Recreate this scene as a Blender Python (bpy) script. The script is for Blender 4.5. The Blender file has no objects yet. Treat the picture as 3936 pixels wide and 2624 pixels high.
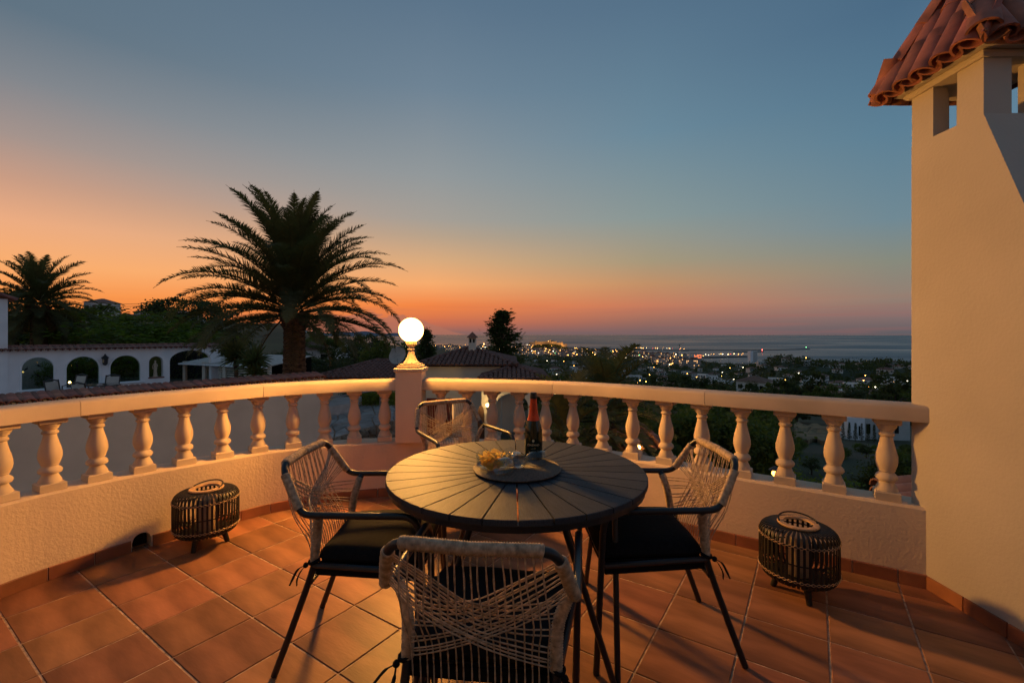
import bpy, math, random
from mathutils import Vector, Matrix, noise

# ------------------------------------------------------------------ camera, sky, exposure
sc = bpy.context.scene
EYE = 1.39                      # camera height above the terrace floor
F = 1749.0                      # focal length in photo pixels (16 mm lens)
cam_d = bpy.data.cameras.new("camera")
cam = bpy.data.objects.new("camera", cam_d)
sc.collection.objects.link(cam)
cam.location = (0, 0, EYE)
cam.rotation_euler = (math.pi / 2, 0, 0)
cam_d.lens = 16.0
cam_d.sensor_width = 36.0
cam_d.shift_y = -0.0069
cam_d.clip_start = 0.02
cam_d.clip_end = 200000
sc.camera = cam
sc.view_settings.view_transform = 'Standard'
sc.view_settings.look = 'None'
sc.view_settings.exposure = 0.0
sc.view_settings.gamma = 1.0
sc.render.film_transparent = False
sc.cycles.use_denoising = True
sc.cycles.caustics_reflective = False
sc.cycles.caustics_refractive = False
sc.cycles.sample_clamp_indirect = 4.0
sc.cycles.sample_clamp_direct = 10.0
sc.cycles.max_bounces = 10
sc.cycles.transparent_max_bounces = 16

SUN_AZ = math.radians(-50)      # the sun has set beyond the hillside on the west side
SUN_EL = math.radians(-2.5)


def s2l(c):
    return tuple((x / 255 / 12.92) if x / 255 <= 0.04045 else ((x / 255 + 0.055) / 1.055) ** 2.4 for x in c)


world = bpy.data.worlds.new("World")
sc.world = world
world.use_nodes = True
WN = world.node_tree.nodes
WL = world.node_tree.links


def wmath(op, a, b=None, c=None):
    n = WN.new('ShaderNodeMath')
    n.operation = op
    for i, v in enumerate((a, b, c)):
        if v is None:
            continue
        if isinstance(v, (int, float)):
            n.inputs[i].default_value = v
        else:
            WL.new(v, n.inputs[i])
    return n.outputs[0]


def wmap(v, a, b, c=0.0, d=1.0, smooth=False):
    n = WN.new('ShaderNodeMapRange')
    n.clamp = True
    if smooth:
        n.interpolation_type = 'SMOOTHSTEP'
    WL.new(v, n.inputs[0])
    for i, x in enumerate((a, b, c, d)):
        n.inputs[i + 1].default_value = x
    return n.outputs[0]


def wmix(f, a, b):
    n = WN.new('ShaderNodeMix')
    n.data_type = 'RGBA'
    if isinstance(f, float):
        n.inputs[0].default_value = f
    else:
        WL.new(f, n.inputs[0])
    for i, v in ((6, a), (7, b)):
        if isinstance(v, tuple):
            n.inputs[i].default_value = (*v, 1)
        else:
            WL.new(v, n.inputs[i])
    return n.outputs[2]


def build_sky():
    tc = WN.new('ShaderNodeTexCoord')
    sx = WN.new('ShaderNodeSeparateXYZ')
    WL.new(tc.outputs['Generated'], sx.inputs[0])
    X, Y, Z = sx.outputs
    el = wmath('MULTIPLY', wmath('ARCSINE', Z), 180 / math.pi)
    elf = wmath('DIVIDE', el, 60.0)
    az = wmath('ARCTAN2', X, Y)
    diff = wmath('MULTIPLY', wmath('ARCCOSINE', wmath('COSINE', wmath('SUBTRACT', az, SUN_AZ))), 180 / math.pi)

    def ramp(stops):
        n = WN.new('ShaderNodeValToRGB')
        e = n.color_ramp.elements
        while len(e) < len(stops):
            e.new(0.5)
        for q, (p, c) in zip(e, stops):
            q.position = p / 60
            q.color = (*s2l(c), 1)
        WL.new(elf, n.inputs[0])
        return n.outputs[0]
    ZEN = (68, 97, 124)
    A = ramp([(0, (240, 116, 50)), (3.2, (252, 150, 72)), (6, (252, 172, 106)), (9.6, (240, 171, 126)), (13, (205, 155, 128)),
              (16.5, (166, 146, 138)), (21, (128, 132, 138)), (26, (93, 113, 128)), (40, (80, 105, 126)), (60, ZEN)])
    B = ramp([(0, (128, 102, 100)), (1.5, (208, 112, 80)), (3.6, (247, 132, 66)), (6.3, (250, 172, 108)), (9, (222, 172, 124)),
              (12, (187, 163, 138)), (14, (168, 160, 150)), (19, (148, 154, 156)), (28, (112, 133, 150)), (36, (92, 117, 139)), (60, ZEN)])
    C = ramp([(0, (112, 98, 102)), (1.4, (150, 108, 98)), (3.5, (200, 125, 96)), (6.1, (195, 145, 104)), (8.7, (168, 153, 124)),
              (13.8, (138, 153, 152)), (23, (107, 138, 156)), (35, (86, 115, 139)), (60, ZEN)])
    D = ramp([(0, (97, 94, 100)), (2, (138, 115, 112)), (3.6, (150, 130, 117)), (7, (136, 140, 127)), (11, (112, 139, 151)),
              (19, (92, 129, 151)), (29, (75, 108, 135)), (60, ZEN)])
    E_ = ramp([(0, (112, 104, 116)), (4, (144, 126, 134)), (9, (144, 138, 150)), (20, (112, 130, 154)), (35, (86, 113, 143)), (60, ZEN)])
    col = wmix(wmap(diff, 0, 40), A, B)
    col = wmix(wmap(diff, 40, 67), col, C)
    col = wmix(wmap(diff, 67, 90), col, D)
    col = wmix(wmap(diff, 90, 170), col, E_)
    # physical twilight sky mixed in lightly
    sky = WN.new('ShaderNodeTexSky')
    sky.sky_type = 'NISHITA'
    sky.sun_disc = False
    sky.sun_elevation = SUN_EL
    sky.sun_rotation = SUN_AZ
    sc_n = WN.new('ShaderNodeMix')
    sc_n.data_type = 'RGBA'
    sc_n.blend_type = 'MULTIPLY'
    sc_n.inputs[0].default_value = 1.0
    WL.new(sky.outputs[0], sc_n.inputs[6])
    sc_n.inputs[7].default_value = (1.3, 1.3, 1.3, 1)
    col = wmix(0.06, col, sc_n.outputs[2])
    # a low, far cloud bank over the sea and thin streaks above it
    mp = WN.new('ShaderNodeMapping')
    mp.inputs['Scale'].default_value = (9, 9, 26)
    WL.new(tc.outputs['Generated'], mp.inputs[0])
    nz = WN.new('ShaderNodeTexNoise')
    nz.inputs['Scale'].default_value = 2.0
    nz.inputs['Detail'].default_value = 6
    WL.new(mp.outputs[0], nz.inputs[0])
    azd = wmath('MULTIPLY', az, 180 / math.pi)
    win = wmath('MULTIPLY', wmap(azd, -30, -21, smooth=True), wmap(azd, -15.0, -5.0, 1, 0, True))
    top = wmath('MULTIPLY', win, wmath('ADD', 0.9, wmath('MULTIPLY', nz.outputs[0], 3.0)))
    bank = wmap(wmath('SUBTRACT', top, el), -0.06, 0.16, smooth=True)
    col = wmix(wmath('MULTIPLY', bank, 0.72), col, s2l((176, 112, 92)))
    mp2 = WN.new('ShaderNodeMapping')
    mp2.inputs['Scale'].default_value = (2.2, 2.2, 60)
    WL.new(tc.outputs['Generated'], mp2.inputs[0])
    nz2 = WN.new('ShaderNodeTexNoise')
    nz2.inputs['Scale'].default_value = 1.6
    nz2.inputs['Detail'].default_value = 4
    WL.new(mp2.outputs[0], nz2.inputs[0])
    streak = wmath('MULTIPLY', wmap(nz2.outputs[0], 0.48, 0.68, smooth=True), wmap(el, 0.5, 6.0, 1, 0, True))
    col = wmix(wmath('MULTIPLY', streak, 0.22), col, s2l((170, 100, 90)))
    bg = WN['Background']
    WL.new(col, bg.inputs[0])
    bg.inputs[1].default_value = 1.0


build_sky()


# ------------------------------------------------------------------ helpers
def at(sx, sy, Y):
    """photo pixel at a chosen depth -> world point"""
    return Vector(((sx - 1968) / F * Y, Y, EYE - (sy - 1285) / F * Y))


def R(a):
    return math.radians(a)


class MB:
    def __init__(self):
        self.v = []
        self.f = []

    def add(self, vs, fs):
        o = len(self.v)
        self.v += [tuple(x) for x in vs]
        self.f += [tuple(i + o for i in f) for f in fs]
        return self

    def box(self, c, s, rz=0.0, bev=0.0):
        hx, hy, hz = s[0] / 2, s[1] / 2, s[2] / 2
        cr, sr = math.cos(rz), math.sin(rz)
        if bev <= 0:
            pts = [(-hx, -hy, -hz), (hx, -hy, -hz), (hx, hy, -hz), (-hx, hy, -hz), (-hx, -hy, hz), (hx, -hy, hz), (hx, hy, hz), (-hx, hy, hz)]
            fs = [(0, 3, 2, 1), (4, 5, 6, 7), (0, 1, 5, 4), (1, 2, 6, 5), (2, 3, 7, 6), (3, 0, 4, 7)]
        else:
            b = bev
            pts = []
            for z, i in ((-hz, b), (-hz + b, 0), (hz - b, 0), (hz, b)):
                pts += [(-hx + i, -hy + i, z), (hx - i, -hy + i, z), (hx - i, hy - i, z), (-hx + i, hy - i, z)]
            fs = [(3, 2, 1, 0), (12, 13, 14, 15)]
            for k in range(3):
                for j in range(4):
                    a, d = k * 4 + j, k * 4 + (j + 1) % 4
                    fs.append((a, d, d + 4, a + 4))
        return self.add([(c[0] + x * cr - y * sr, c[1] + x * sr + y * cr, c[2] + z) for x, y, z in pts], fs)

    def prism(self, poly, z0, z1, bev=0.0):
        n = len(poly)
        cx = sum(p[0] for p in poly) / n
        cy = sum(p[1] for p in poly) / n
        vs = [(x, y, z0) for x, y in poly]
        if bev > 0:
            vs += [(x, y, z1 - bev) for x, y in poly]
            for x, y in poly:
                d = math.hypot(x - cx, y - cy) or 1
                k = max(0.0, 1 - 1.3 * bev / d)
                vs.append((cx + (x - cx) * k, cy + (y - cy) * k, z1))
            L = 3
        else:
            vs += [(x, y, z1) for x, y in poly]
            L = 2
        fs = [tuple(range(n))[::-1], tuple(range((L - 1) * n, L * n))]
        for k in range(L - 1):
            for i in range(n):
                j = (i + 1) % n
                fs.append((k * n + i, k * n + j, (k + 1) * n + j, (k + 1) * n + i))
        return self.add(vs, fs)

    def lathe(self, prof, c=(0, 0, 0), n=20, cap=True):
        vs = []
        for r, z in prof:
            for i in range(n):
                a = 2 * math.pi * i / n
                vs.append((c[0] + r * math.cos(a), c[1] + r * math.sin(a), c[2] + z))
        fs = []
        m = len(prof)
        for k in range(m - 1):
            for i in range(n):
                j = (i + 1) % n
                fs.append((k * n + i, k * n + j, (k + 1) * n + j, (k + 1) * n + i))
        if cap:
            fs += [tuple(range(n))[::-1], tuple(range((m - 1) * n, m * n))]
        return self.add(vs, fs)

    def sweep(self, pts, rad, n=8, closed=False, flat=1.0):
        pts = [Vector(p) for p in pts]
        m = len(pts)
        if not isinstance(rad, (list, tuple)):
            rad = [rad] * m
        vs = []
        up = None
        for i in range(m):
            if closed:
                t = pts[(i + 1) % m] - pts[i - 1]
            else:
                t = pts[min(i + 1, m - 1)] - pts[max(i - 1, 0)]
            if t.length < 1e-9:
                t = Vector((0, 0, 1))
            t.normalize()
            if up is None:
                up = Vector((0, 0, 1)) if abs(t.z) < 0.9 else Vector((1, 0, 0))
            a = (up - t * up.dot(t))
            if a.length < 1e-6:
                a = t.orthogonal()
            a.normalize()
            up = a
            b = t.cross(a)
            for k in range(n):
                th = 2 * math.pi * k / n
                vs.append(pts[i] + a * (math.cos(th) * rad[i] * flat) + b * (math.sin(th) * rad[i]))
        fs = []
        for i in range(m if closed else m - 1):
            for k in range(n):
                j = (k + 1) % n
                q = (i + 1) % m
                fs.append((i * n + k, i * n + j, q * n + j, q * n + k))
        if not closed:
            fs += [tuple(range(n))[::-1], tuple(range((m - 1) * n, m * n))]
        return self.add(vs, fs)

    def sphere(self, c, r, n=16, m=10, sz=1.0):
        prof = [(max(1e-4, r * math.sin(math.pi * k / m)), -r * sz * math.cos(math.pi * k / m)) for k in range(m + 1)]
        return self.lathe(prof, c, n)

    def mesh(self, name, off=(0, 0, 0), smooth=False):
        me = bpy.data.meshes.new(name)
        if off[0] or off[1] or off[2]:
            v = [(a - off[0], b - off[1], c - off[2]) for a, b, c in self.v]
        else:
            v = self.v
        me.from_pydata(v, [], self.f)
        me.update()
        if smooth:
            me.polygons.foreach_set("use_smooth", [True] * len(me.polygons))
            if smooth == 'auto':
                try:
                    me.set_sharp_from_angle(angle=R(38))
                except Exception:
                    pass
        return me


COL = sc.collection


def root_loc(o):
    while o is not None and o.parent is not None:
        o = o.parent
    return o.location if o is not None else (0, 0, 0)


def link(name, me, m=None, parent=None):
    if m is not None and not me.materials:
        me.materials.append(m)
    o = bpy.data.objects.new(name, me)
    COL.objects.link(o)
    if parent is not None:
        o.parent = parent
    return o


def part(name, mb, m, parent=None, world=False, smooth=False):
    off = root_loc(parent) if world else (0, 0, 0)
    return link(name, mb.mesh(name, off, smooth), m, parent)


def tag(o, label, cat=None, group=None, kind=None):
    if label:
        o["label"] = label
    if cat:
        o["category"] = cat
    if group:
        o["group"] = group
    if kind:
        o["kind"] = kind
    return o


def thing(name, label, cat, loc=(0, 0, 0), rz=0.0, group=None):
    o = bpy.data.objects.new(name, None)
    COL.objects.link(o)
    o.empty_display_size = 0.1
    o.location = loc
    o.rotation_euler = (0, 0, rz)
    return tag(o, label, cat, group)


def dup(o, parent=None):
    c = o.copy()
    COL.objects.link(c)
    if parent is not None:
        c.parent = parent
    for ch in list(o.children):
        dup(ch, c)
    return c


def struct(name, mb, m, label, world=True, smooth=False):
    o = part(name, mb, m, None, smooth=smooth)
    return tag(o, label, None, None, 'structure')


def spline(P, n=10):
    P = [Vector(p) for p in P]
    P = [2 * P[0] - P[1]] + P + [2 * P[-1] - P[-2]]
    o = []
    for i in range(1, len(P) - 2):
        a, b, c, d = P[i - 1:i + 3]
        for k in range(n):
            t = k / n
            o.append(0.5 * (2 * b + (c - a) * t + (2 * a - 5 * b + 4 * c - d) * t * t + (3 * b - a - 3 * c + d) * t ** 3))
    o.append(P[-2])
    return o


def lerp(a, b, t):
    return a + (b - a) * t


def interp(x, pts):
    if x <= pts[0][0]:
        return pts[0][1]
    for (a, p), (b, q) in zip(pts, pts[1:]):
        if x <= b:
            return p + (q - p) * (x - a) / (b - a)
    return pts[-1][1]


def sstep(a, b, x):
    t = min(1, max(0, (x - a) / (b - a)))
    return t * t * (3 - 2 * t)


# ------------------------------------------------------------------ materials (procedural)
def mat(name, col, rough=0.6, var=0.12, scale=6.0, bump=0.0, bscale=80.0, metal=0.0, spec=0.5, rnd=0.0,
        stretch=(1, 1, 1), bdist=0.002, col2=None, detail=5):
    m = bpy.data.materials.new(name)
    m.use_nodes = True
    N, L = m.node_tree.nodes, m.node_tree.links
    b = N['Principled BSDF']
    b.inputs['Roughness'].default_value = rough
    b.inputs['Metallic'].default_value = metal
    b.inputs['Specular IOR Level'].default_value = spec
    tc = N.new('ShaderNodeTexCoord')
    mp = N.new('ShaderNodeMapping')
    mp.inputs['Scale'].default_value = stretch
    L.new(tc.outputs['Object'], mp.inputs[0])
    nz = N.new('ShaderNodeTexNoise')
    nz.inputs['Scale'].default_value = scale
    nz.inputs['Detail'].default_value = detail
    L.new(mp.outputs[0], nz.inputs[0])
    rp = N.new('ShaderNodeValToRGB')
    c2 = col2 or tuple(x * (1 - 2 * var) for x in col)
    c1 = tuple(min(1, x * (1 + var)) for x in col)
    rp.color_ramp.elements[0].position = 0.3
    rp.color_ramp.elements[1].position = 0.7
    rp.color_ramp.elements[0].color = (*c2, 1)
    rp.color_ramp.elements[1].color = (*c1, 1)
    L.new(nz.outputs[0], rp.inputs[0])
    out = rp.outputs[0]
    if rnd:
        oi = N.new('ShaderNodeObjectInfo')
        hs = N.new('ShaderNodeHueSaturation')
        mr = N.new('ShaderNodeMapRange')
        L.new(oi.outputs['Random'], mr.inputs[0])
        mr.inputs[3].default_value = 1 - rnd
        mr.inputs[4].default_value = 1 + rnd
        L.new(mr.outputs[0], hs.inputs['Value'])
        mh = N.new('ShaderNodeMapRange')
        mu = N.new('ShaderNodeMath')
        mu.operation = 'FRACT'
        mm = N.new('ShaderNodeMath')
        mm.operation = 'MULTIPLY'
        mm.inputs[1].default_value = 7.31
        L.new(oi.outputs['Random'], mm.inputs[0])
        L.new(mm.outputs[0], mu.inputs[0])
        L.new(mu.outputs[0], mh.inputs[0])
        mh.inputs[3].default_value = 0.5 - rnd * 0.04
        mh.inputs[4].default_value = 0.5 + rnd * 0.04
        L.new(mh.outputs[0], hs.inputs['Hue'])
        L.new(out, hs.inputs['Color'])
        out = hs.outputs[0]
    L.new(out, b.inputs['Base Color'])
    if bump:
        n2 = N.new('ShaderNodeTexNoise')
        n2.inputs['Scale'].default_value = bscale
        n2.inputs['Detail'].default_value = 4
        L.new(mp.outputs[0], n2.inputs[0])
        bp = N.new('ShaderNodeBump')
        bp.inputs['Strength'].default_value = bump
        bp.inputs['Distance'].default_value = bdist
        L.new(n2.outputs[0], bp.inputs['Height'])
        L.new(bp.outputs[0], b.inputs['Normal'])
    return m


def emit(name, col, strength, sample=True):
    m = bpy.data.materials.new(name)
    m.use_nodes = True
    N = m.node_tree.nodes
    N.remove(N['Principled BSDF'])
    e = N.new('ShaderNodeEmission')
    e.inputs[0].default_value = (*col, 1)
    e.inputs[1].default_value = strength
    m.node_tree.links.new(e.outputs[0], N['Material Output'].inputs[0])
    if not sample:
        m.cycles.emission_sampling = 'NONE'
    return m


def glass(name, col=(1, 1, 1), rough=0.0, ior=1.5):
    """thin clear glass: lets light straight through, mirrors by its Fresnel share"""
    m = bpy.data.materials.new(name)
    m.use_nodes = True
    N, L = m.node_tree.nodes, m.node_tree.links
    N.remove(N['Principled BSDF'])
    t = N.new('ShaderNodeBsdfTransparent')
    t.inputs[0].default_value = (*col, 1)
    g = N.new('ShaderNodeBsdfGlossy')
    g.inputs['Roughness'].default_value = rough
    lw = N.new('ShaderNodeLayerWeight')
    lw.inputs[0].default_value = 0.5
    pw = N.new('ShaderNodeMath')
    pw.operation = 'POWER'
    pw.inputs[1].default_value = 3.2
    L.new(lw.outputs['Facing'], pw.inputs[0])
    fr = N.new('ShaderNodeMath')
    fr.operation = 'MULTIPLY_ADD'
    fr.inputs[1].default_value = 0.75
    fr.inputs[2].default_value = 0.035
    L.new(pw.outputs[0], fr.inputs[0])
    mx = N.new('ShaderNodeMixShader')
    L.new(fr.outputs[0], mx.inputs[0])
    L.new(t.outputs[0], mx.inputs[1])
    L.new(g.outputs[0], mx.inputs[2])
    L.new(mx.outputs[0], N['Material Output'].inputs[0])
    return m


M = {}
M['stucco'] = mat('stucco', (0.70, 0.54, 0.385), 0.85, 0.07, 1.7, 0.55, 60, bdist=0.005, spec=0.2, detail=8)
M['cast'] = mat('cast_stone', (0.60, 0.47, 0.34), 0.75, 0.09, 3.0, 0.25, 160, spec=0.25, rnd=0.06, detail=9)
M['stucco_house'] = mat('house_stucco', (0.48, 0.43, 0.37), 0.85, 0.06, 1.4, 0.5, 60, bdist=0.004, spec=0.2, detail=8)
M['grout'] = mat('grout', (0.46, 0.32, 0.22), 0.9, 0.3, 30)
M['wallgrey'] = mat('grey_render', (0.50, 0.50, 0.47), 0.9, 0.06, 1.5, 0.3, 60)
M['whitewall'] = mat('white_render', (0.86, 0.87, 0.88), 0.85, 0.05, 1.2, 0.3, 40)
M['creamwall'] = mat('cream_render', (0.72, 0.66, 0.55), 0.85, 0.06, 1.2)
M['rooftile'] = mat('roof_tile', (0.30, 0.115, 0.075), 0.75, 0.25, 9, 0.3, 90, rnd=0.22)
M['rooftile_dark'] = mat('old_roof_tile', (0.20, 0.09, 0.065), 0.8, 0.3, 5, 0.3, 60, rnd=0.2)
M['gate_tile'] = mat('gate_tile', (0.36, 0.16, 0.10), 0.75, 0.2, 9, rnd=0.15)
M['mortar'] = mat('mortar', (0.26, 0.21, 0.15), 0.95, 0.5, 22, 0.8, 40, bdist=0.01)
M['frame'] = mat('black_powder_coat', (0.010, 0.012, 0.015), 0.38, 0.1, 20, 0.1, 400)
M['cushion'] = mat('black_fabric', (0.011, 0.011, 0.012), 0.95, 0.15, 60, 0.3, 500, spec=0.1)
M['rope'] = mat('natural_rope', (0.53, 0.385, 0.25), 0.8, 0.25, 60, 0.4, 300, spec=0.2)
M['rattan'] = mat('black_rattan', (0.010, 0.009, 0.008), 0.5, 0.2, 30, spec=.35)
M['cane'] = mat('pale_cane', (0.50, 0.30, 0.14), 0.55, 0.2, 40, rnd=0.1)
M['candle'] = mat('candle_wax', (0.48, 0.34, 0.20), 0.5, 0.05, 10)
M['black'] = mat('black_void', (0.004, 0.004, 0.004), 0.9, 0.1)
M['lampmetal'] = mat('lamp_metal', (0.66, 0.50, 0.30), 0.45, 0.08, 20)
M['dark_metal'] = mat('dark_metal', (0.03, 0.03, 0.032), 0.5, 0.1)
M['steel'] = mat('steel', (0.35, 0.37, 0.40), 0.35, 0.1, metal=0.8)
M['redwood'] = mat('red_shutter', (0.22, 0.035, 0.025), 0.6, 0.15)
M['wood'] = mat('brown_door', (0.09, 0.04, 0.02), 0.6, 0.3, 5, stretch=(1, 1, 8))
M['darkglass'] = mat('dark_window', (0.012, 0.016, 0.016), 0.08, 0.1)
M['slab'] = mat('concrete_slab', (0.42, 0.42, 0.42), 0.85, 0.1, 4, 0.3, 40)
M['paver'] = mat('crazy_paver', (0.30, 0.30, 0.29), 0.85, 0.2, 3, 0.4, 30, rnd=0.25)
M['rubble'] = mat('rubble_stone', (0.22, 0.20, 0.16), 0.9, 0.3, 4, 0.5, 20, rnd=0.35)
M['bark'] = mat('bark', (0.10, 0.065, 0.04), 0.95, 0.4, 8, 0.8, 30, bdist=0.02)
M['palmbark'] = mat('palm_bark', (0.16, 0.085, 0.045), 0.95, 0.45, 5, 0.9, 16, stretch=(1, 1, 3), bdist=0.03)
M['ground'] = mat('earth', (0.046, 0.054, 0.018), 0.95, 0.4, 0.05)
M['drygrass'] = mat('dry_grass', (0.24, 0.16, 0.07), 0.95, 0.3, 0.8)
M['statue'] = mat('statue_stone', (0.55, 0.44, 0.32), 0.8, 0.1)
M['pot'] = mat('clay_pot', (0.25, 0.09, 0.05), 0.8, 0.2)
M['awning'] = mat('pale_awning', (0.52, 0.47, 0.42), 0.7, 0.1)
M['dish'] = mat('satellite_dish', (0.45, 0.45, 0.42), 0.5, 0.08)


def leafmat(name, c, trans=0.4):
    m = mat(name, c, 0.6, 0.35, 1.3, rnd=0.2, spec=0.25)
    N, L = m.node_tree.nodes, m.node_tree.links
    t = N.new('ShaderNodeBsdfTranslucent')
    t.inputs[0].default_value = (min(1, c[0] * 1.7), min(1, c[1] * 1.7), min(1, c[2] * 1.2), 1)
    mx = N.new('ShaderNodeMixShader')
    mx.inputs[0].default_value = trans
    L.new(N['Principled BSDF'].outputs[0], mx.inputs[1])
    L.new(t.outputs[0], mx.inputs[2])
    L.new(mx.outputs[0], N['Material Output'].inputs[0])
    return m


M['leaf'] = leafmat('leaf_mid', (0.100, 0.130, 0.030))
M['leaf_dark'] = leafmat('leaf_dark', (0.058, 0.074, 0.026))
M['leaf_pine'] = leafmat('pine_needles', (0.062, 0.084, 0.030))
M['leaf_bright'] = leafmat('leaf_bright', (0.125, 0.175, 0.026))
M['frond'] = leafmat('palm_frond', (0.115, 0.115, 0.045))
M['frond_dry'] = leafmat('dry_frond', (0.16, 0.10, 0.045))
M['yucca'] = leafmat('yucca_leaf', (0.075, 0.11, 0.045))


def tile_floor_mat():
    m = mat('terracotta_floor_tile', (0.30, 0.132, 0.066), 0.48, 0.24, 2.2, 0.4, 26, rnd=0.22, bdist=0.0018,
            stretch=(1, 4, 1), spec=0.2)
    return m


M['floortile'] = tile_floor_mat()
M['skirt'] = mat('terracotta_skirting', (0.30, 0.105, 0.045), 0.55, 0.15, 6, 0.2, 40, rnd=0.15)
# ------------------------------------------------------------------ terrace: plan of the curved parapet (inner face)
WALL = [(-3.12, 0.7), (-3.0, 1.3), (-2.83, 1.9), (-2.692, 2.412), (-2.574, 2.669), (-2.40, 2.95), (-2.036, 3.398), (-1.786, 3.62),
        (-1.40, 3.82), (-1.0, 3.93), (-.78, 3.96), (-.37, 3.90), (.1, 3.78), (.58, 3.60), (.98, 3.36), (1.34, 3.10), (1.938, 2.70), (2.285, 2.483)]
WC = [Vector((p.x, p.y)) for p in spline([(x, y, 0) for x, y in WALL], 14)]
WS = [0.0]
for a_, b_ in zip(WC, WC[1:]):
    WS.append(WS[-1] + (b_ - a_).length)
WNRM = []
for i in range(len(WC)):
    t = WC[min(i + 1, len(WC) - 1)] - WC[max(i - 1, 0)]
    t.normalize()
    WNRM.append(Vector((-t.y, t.x)))


def wall_pt(s, n=0.0):
    s = min(max(s, 0), WS[-1])
    for i in range(len(WS) - 1):
        if s <= WS[i + 1]:
            k = (s - WS[i]) / (WS[i + 1] - WS[i])
            p = WC[i].lerp(WC[i + 1], k)
            q = WNRM[i].lerp(WNRM[i + 1], k).normalized()
            return p + q * n, q
    return WC[-1] + WNRM[-1] * n, WNRM[-1]


def wall_s(sx, n=0.0):
    """arc length at which the parapet crosses the photo column sx"""
    r = (sx - 1968) / F
    lo, hi = 0.0, WS[-1]
    for _ in range(40):
        md = (lo + hi) / 2
        p, _q = wall_pt(md, n)
        if p.x / p.y < r:
            lo = md
        else:
            hi = md
    return (lo + hi) / 2


def ledge_z(s):
    return interp(s, [(0, .50), (2.0, .49), (4.3, .458), (8.0, .435)])


RAIL_T = 0.998
RAIL_B = 0.908


def sweep_section(mb, ss, sec, closed_sec=True, caps=True):
    """sec(s) -> list of (n, z)"""
    rows = []
    for s in ss:
        r = []
        for n, z in sec(s):
            p, _q = wall_pt(s, n)
            r.append((p.x, p.y, z))
        rows.append(r)
    k = len(rows[0])
    vs = [v for r in rows for v in r]
    fs = []
    for i in range(len(rows) - 1):
        for j in range(k if closed_sec else k - 1):
            q = (j + 1) % k
            fs.append((i * k + j, (i + 1) * k + j, (i + 1) * k + q, i * k + q))
    if caps:
        fs += [tuple(range(k)), tuple(range((len(rows) - 1) * k, len(rows) * k))[::-1]]
    mb.add(vs, fs)


def clip_poly(poly, outline):
    out = list(poly)
    n = len(outline)
    for i in range(n):
        a, b = outline[i], outline[(i + 1) % n]
        ex, ey = b[0] - a[0], b[1] - a[1]
        res = []
        for j in range(len(out)):
            p, q = out[j], out[(j + 1) % len(out)]
            dp = ex * (p[1] - a[1]) - ey * (p[0] - a[0])
            dq = ex * (q[1] - a[1]) - ey * (q[0] - a[0])
            if dp <= 0:
                res.append(p)
            if (dp <= 0) != (dq <= 0):
                t = dp / (dp - dq)
                res.append((p[0] + (q[0] - p[0]) * t, p[1] + (q[1] - p[1]) * t))
        out = res
        if len(out) < 3:
            return []
    return out


def build_floor():
    outl = [tuple(wall_pt(WS[-1] * k / 40, 0.06)[0]) for k in range(41)] + [(2.33, -2.2), (-3.35, -2.2)]
    mb = MB()
    mb.prism([(x, y) for x, y in outl][::-1], -0.30, -0.0035)
    fl = struct('terrace_floor', mb, M['grout'], 'terracotta tiled terrace floor with narrow mortar joints')
    fl["label"] = 'terracotta tiled terrace floor with narrow mortar joints'
    o = Vector((-2.0266, 2.3287))
    a = Vector((0.28172, -0.18586))
    b = Vector((0.18586, 0.28172))
    random.seed(4)
    full = None
    g = 0.011
    ang = math.atan2(a.y, a.x)
    T = a.length
    for i in range(-14, 18):
        for j in range(-14, 12):
            c = o + a * (i + .5) + b * (j + .5)
            if c.y < -0.55 or abs(c.x) > 4 or c.y > 4.6:
                continue
            sq = [c + a * (u * (.5 - g)) + b * (v * (.5 - g)) for u, v in ((-1, -1), (1, -1), (1, 1), (-1, 1))]
            sq = [(p.x, p.y) for p in sq]
            cl = clip_poly(sq, outl)
            if not cl:
                continue
            dz = random.uniform(-.0012, .0012)
            if len(cl) == 4 and all(abs(p[0] - q[0]) + abs(p[1] - q[1]) < 1e-6 for p, q in zip(cl, sq)):
                if full is None:
                    h = T * (.5 - g)
                    full = MB().prism([(-h, -h), (h, -h), (h, h), (-h, h)], -0.008, 0, 0.003).mesh('floor_tile')
                t = link('floor_tile', full, M['floortile'], fl)
            else:
                m2 = MB()
                ca, sa = math.cos(-ang), math.sin(-ang)
                loc = [((x - c.x) * ca - (y - c.y) * sa, (x - c.x) * sa + (y - c.y) * ca) for x, y in cl]
                ar = sum(p[0] * q[1] - q[0] * p[1] for p, q in zip(loc, loc[1:] + loc[:1])) / 2
                if ar < 0.0006:
                    continue
                m2.prism(loc, -0.008, 0, 0.002)
                t = link('floor_tile', m2.mesh('floor_tile'), M['floortile'], fl)
            t.location = (c.x, c.y, dz)
            t.rotation_euler = (random.uniform(-.002, .002), random.uniform(-.002, .002), ang)


build_floor()

HOLE = (wall_s(508), wall_s(582))


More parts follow.
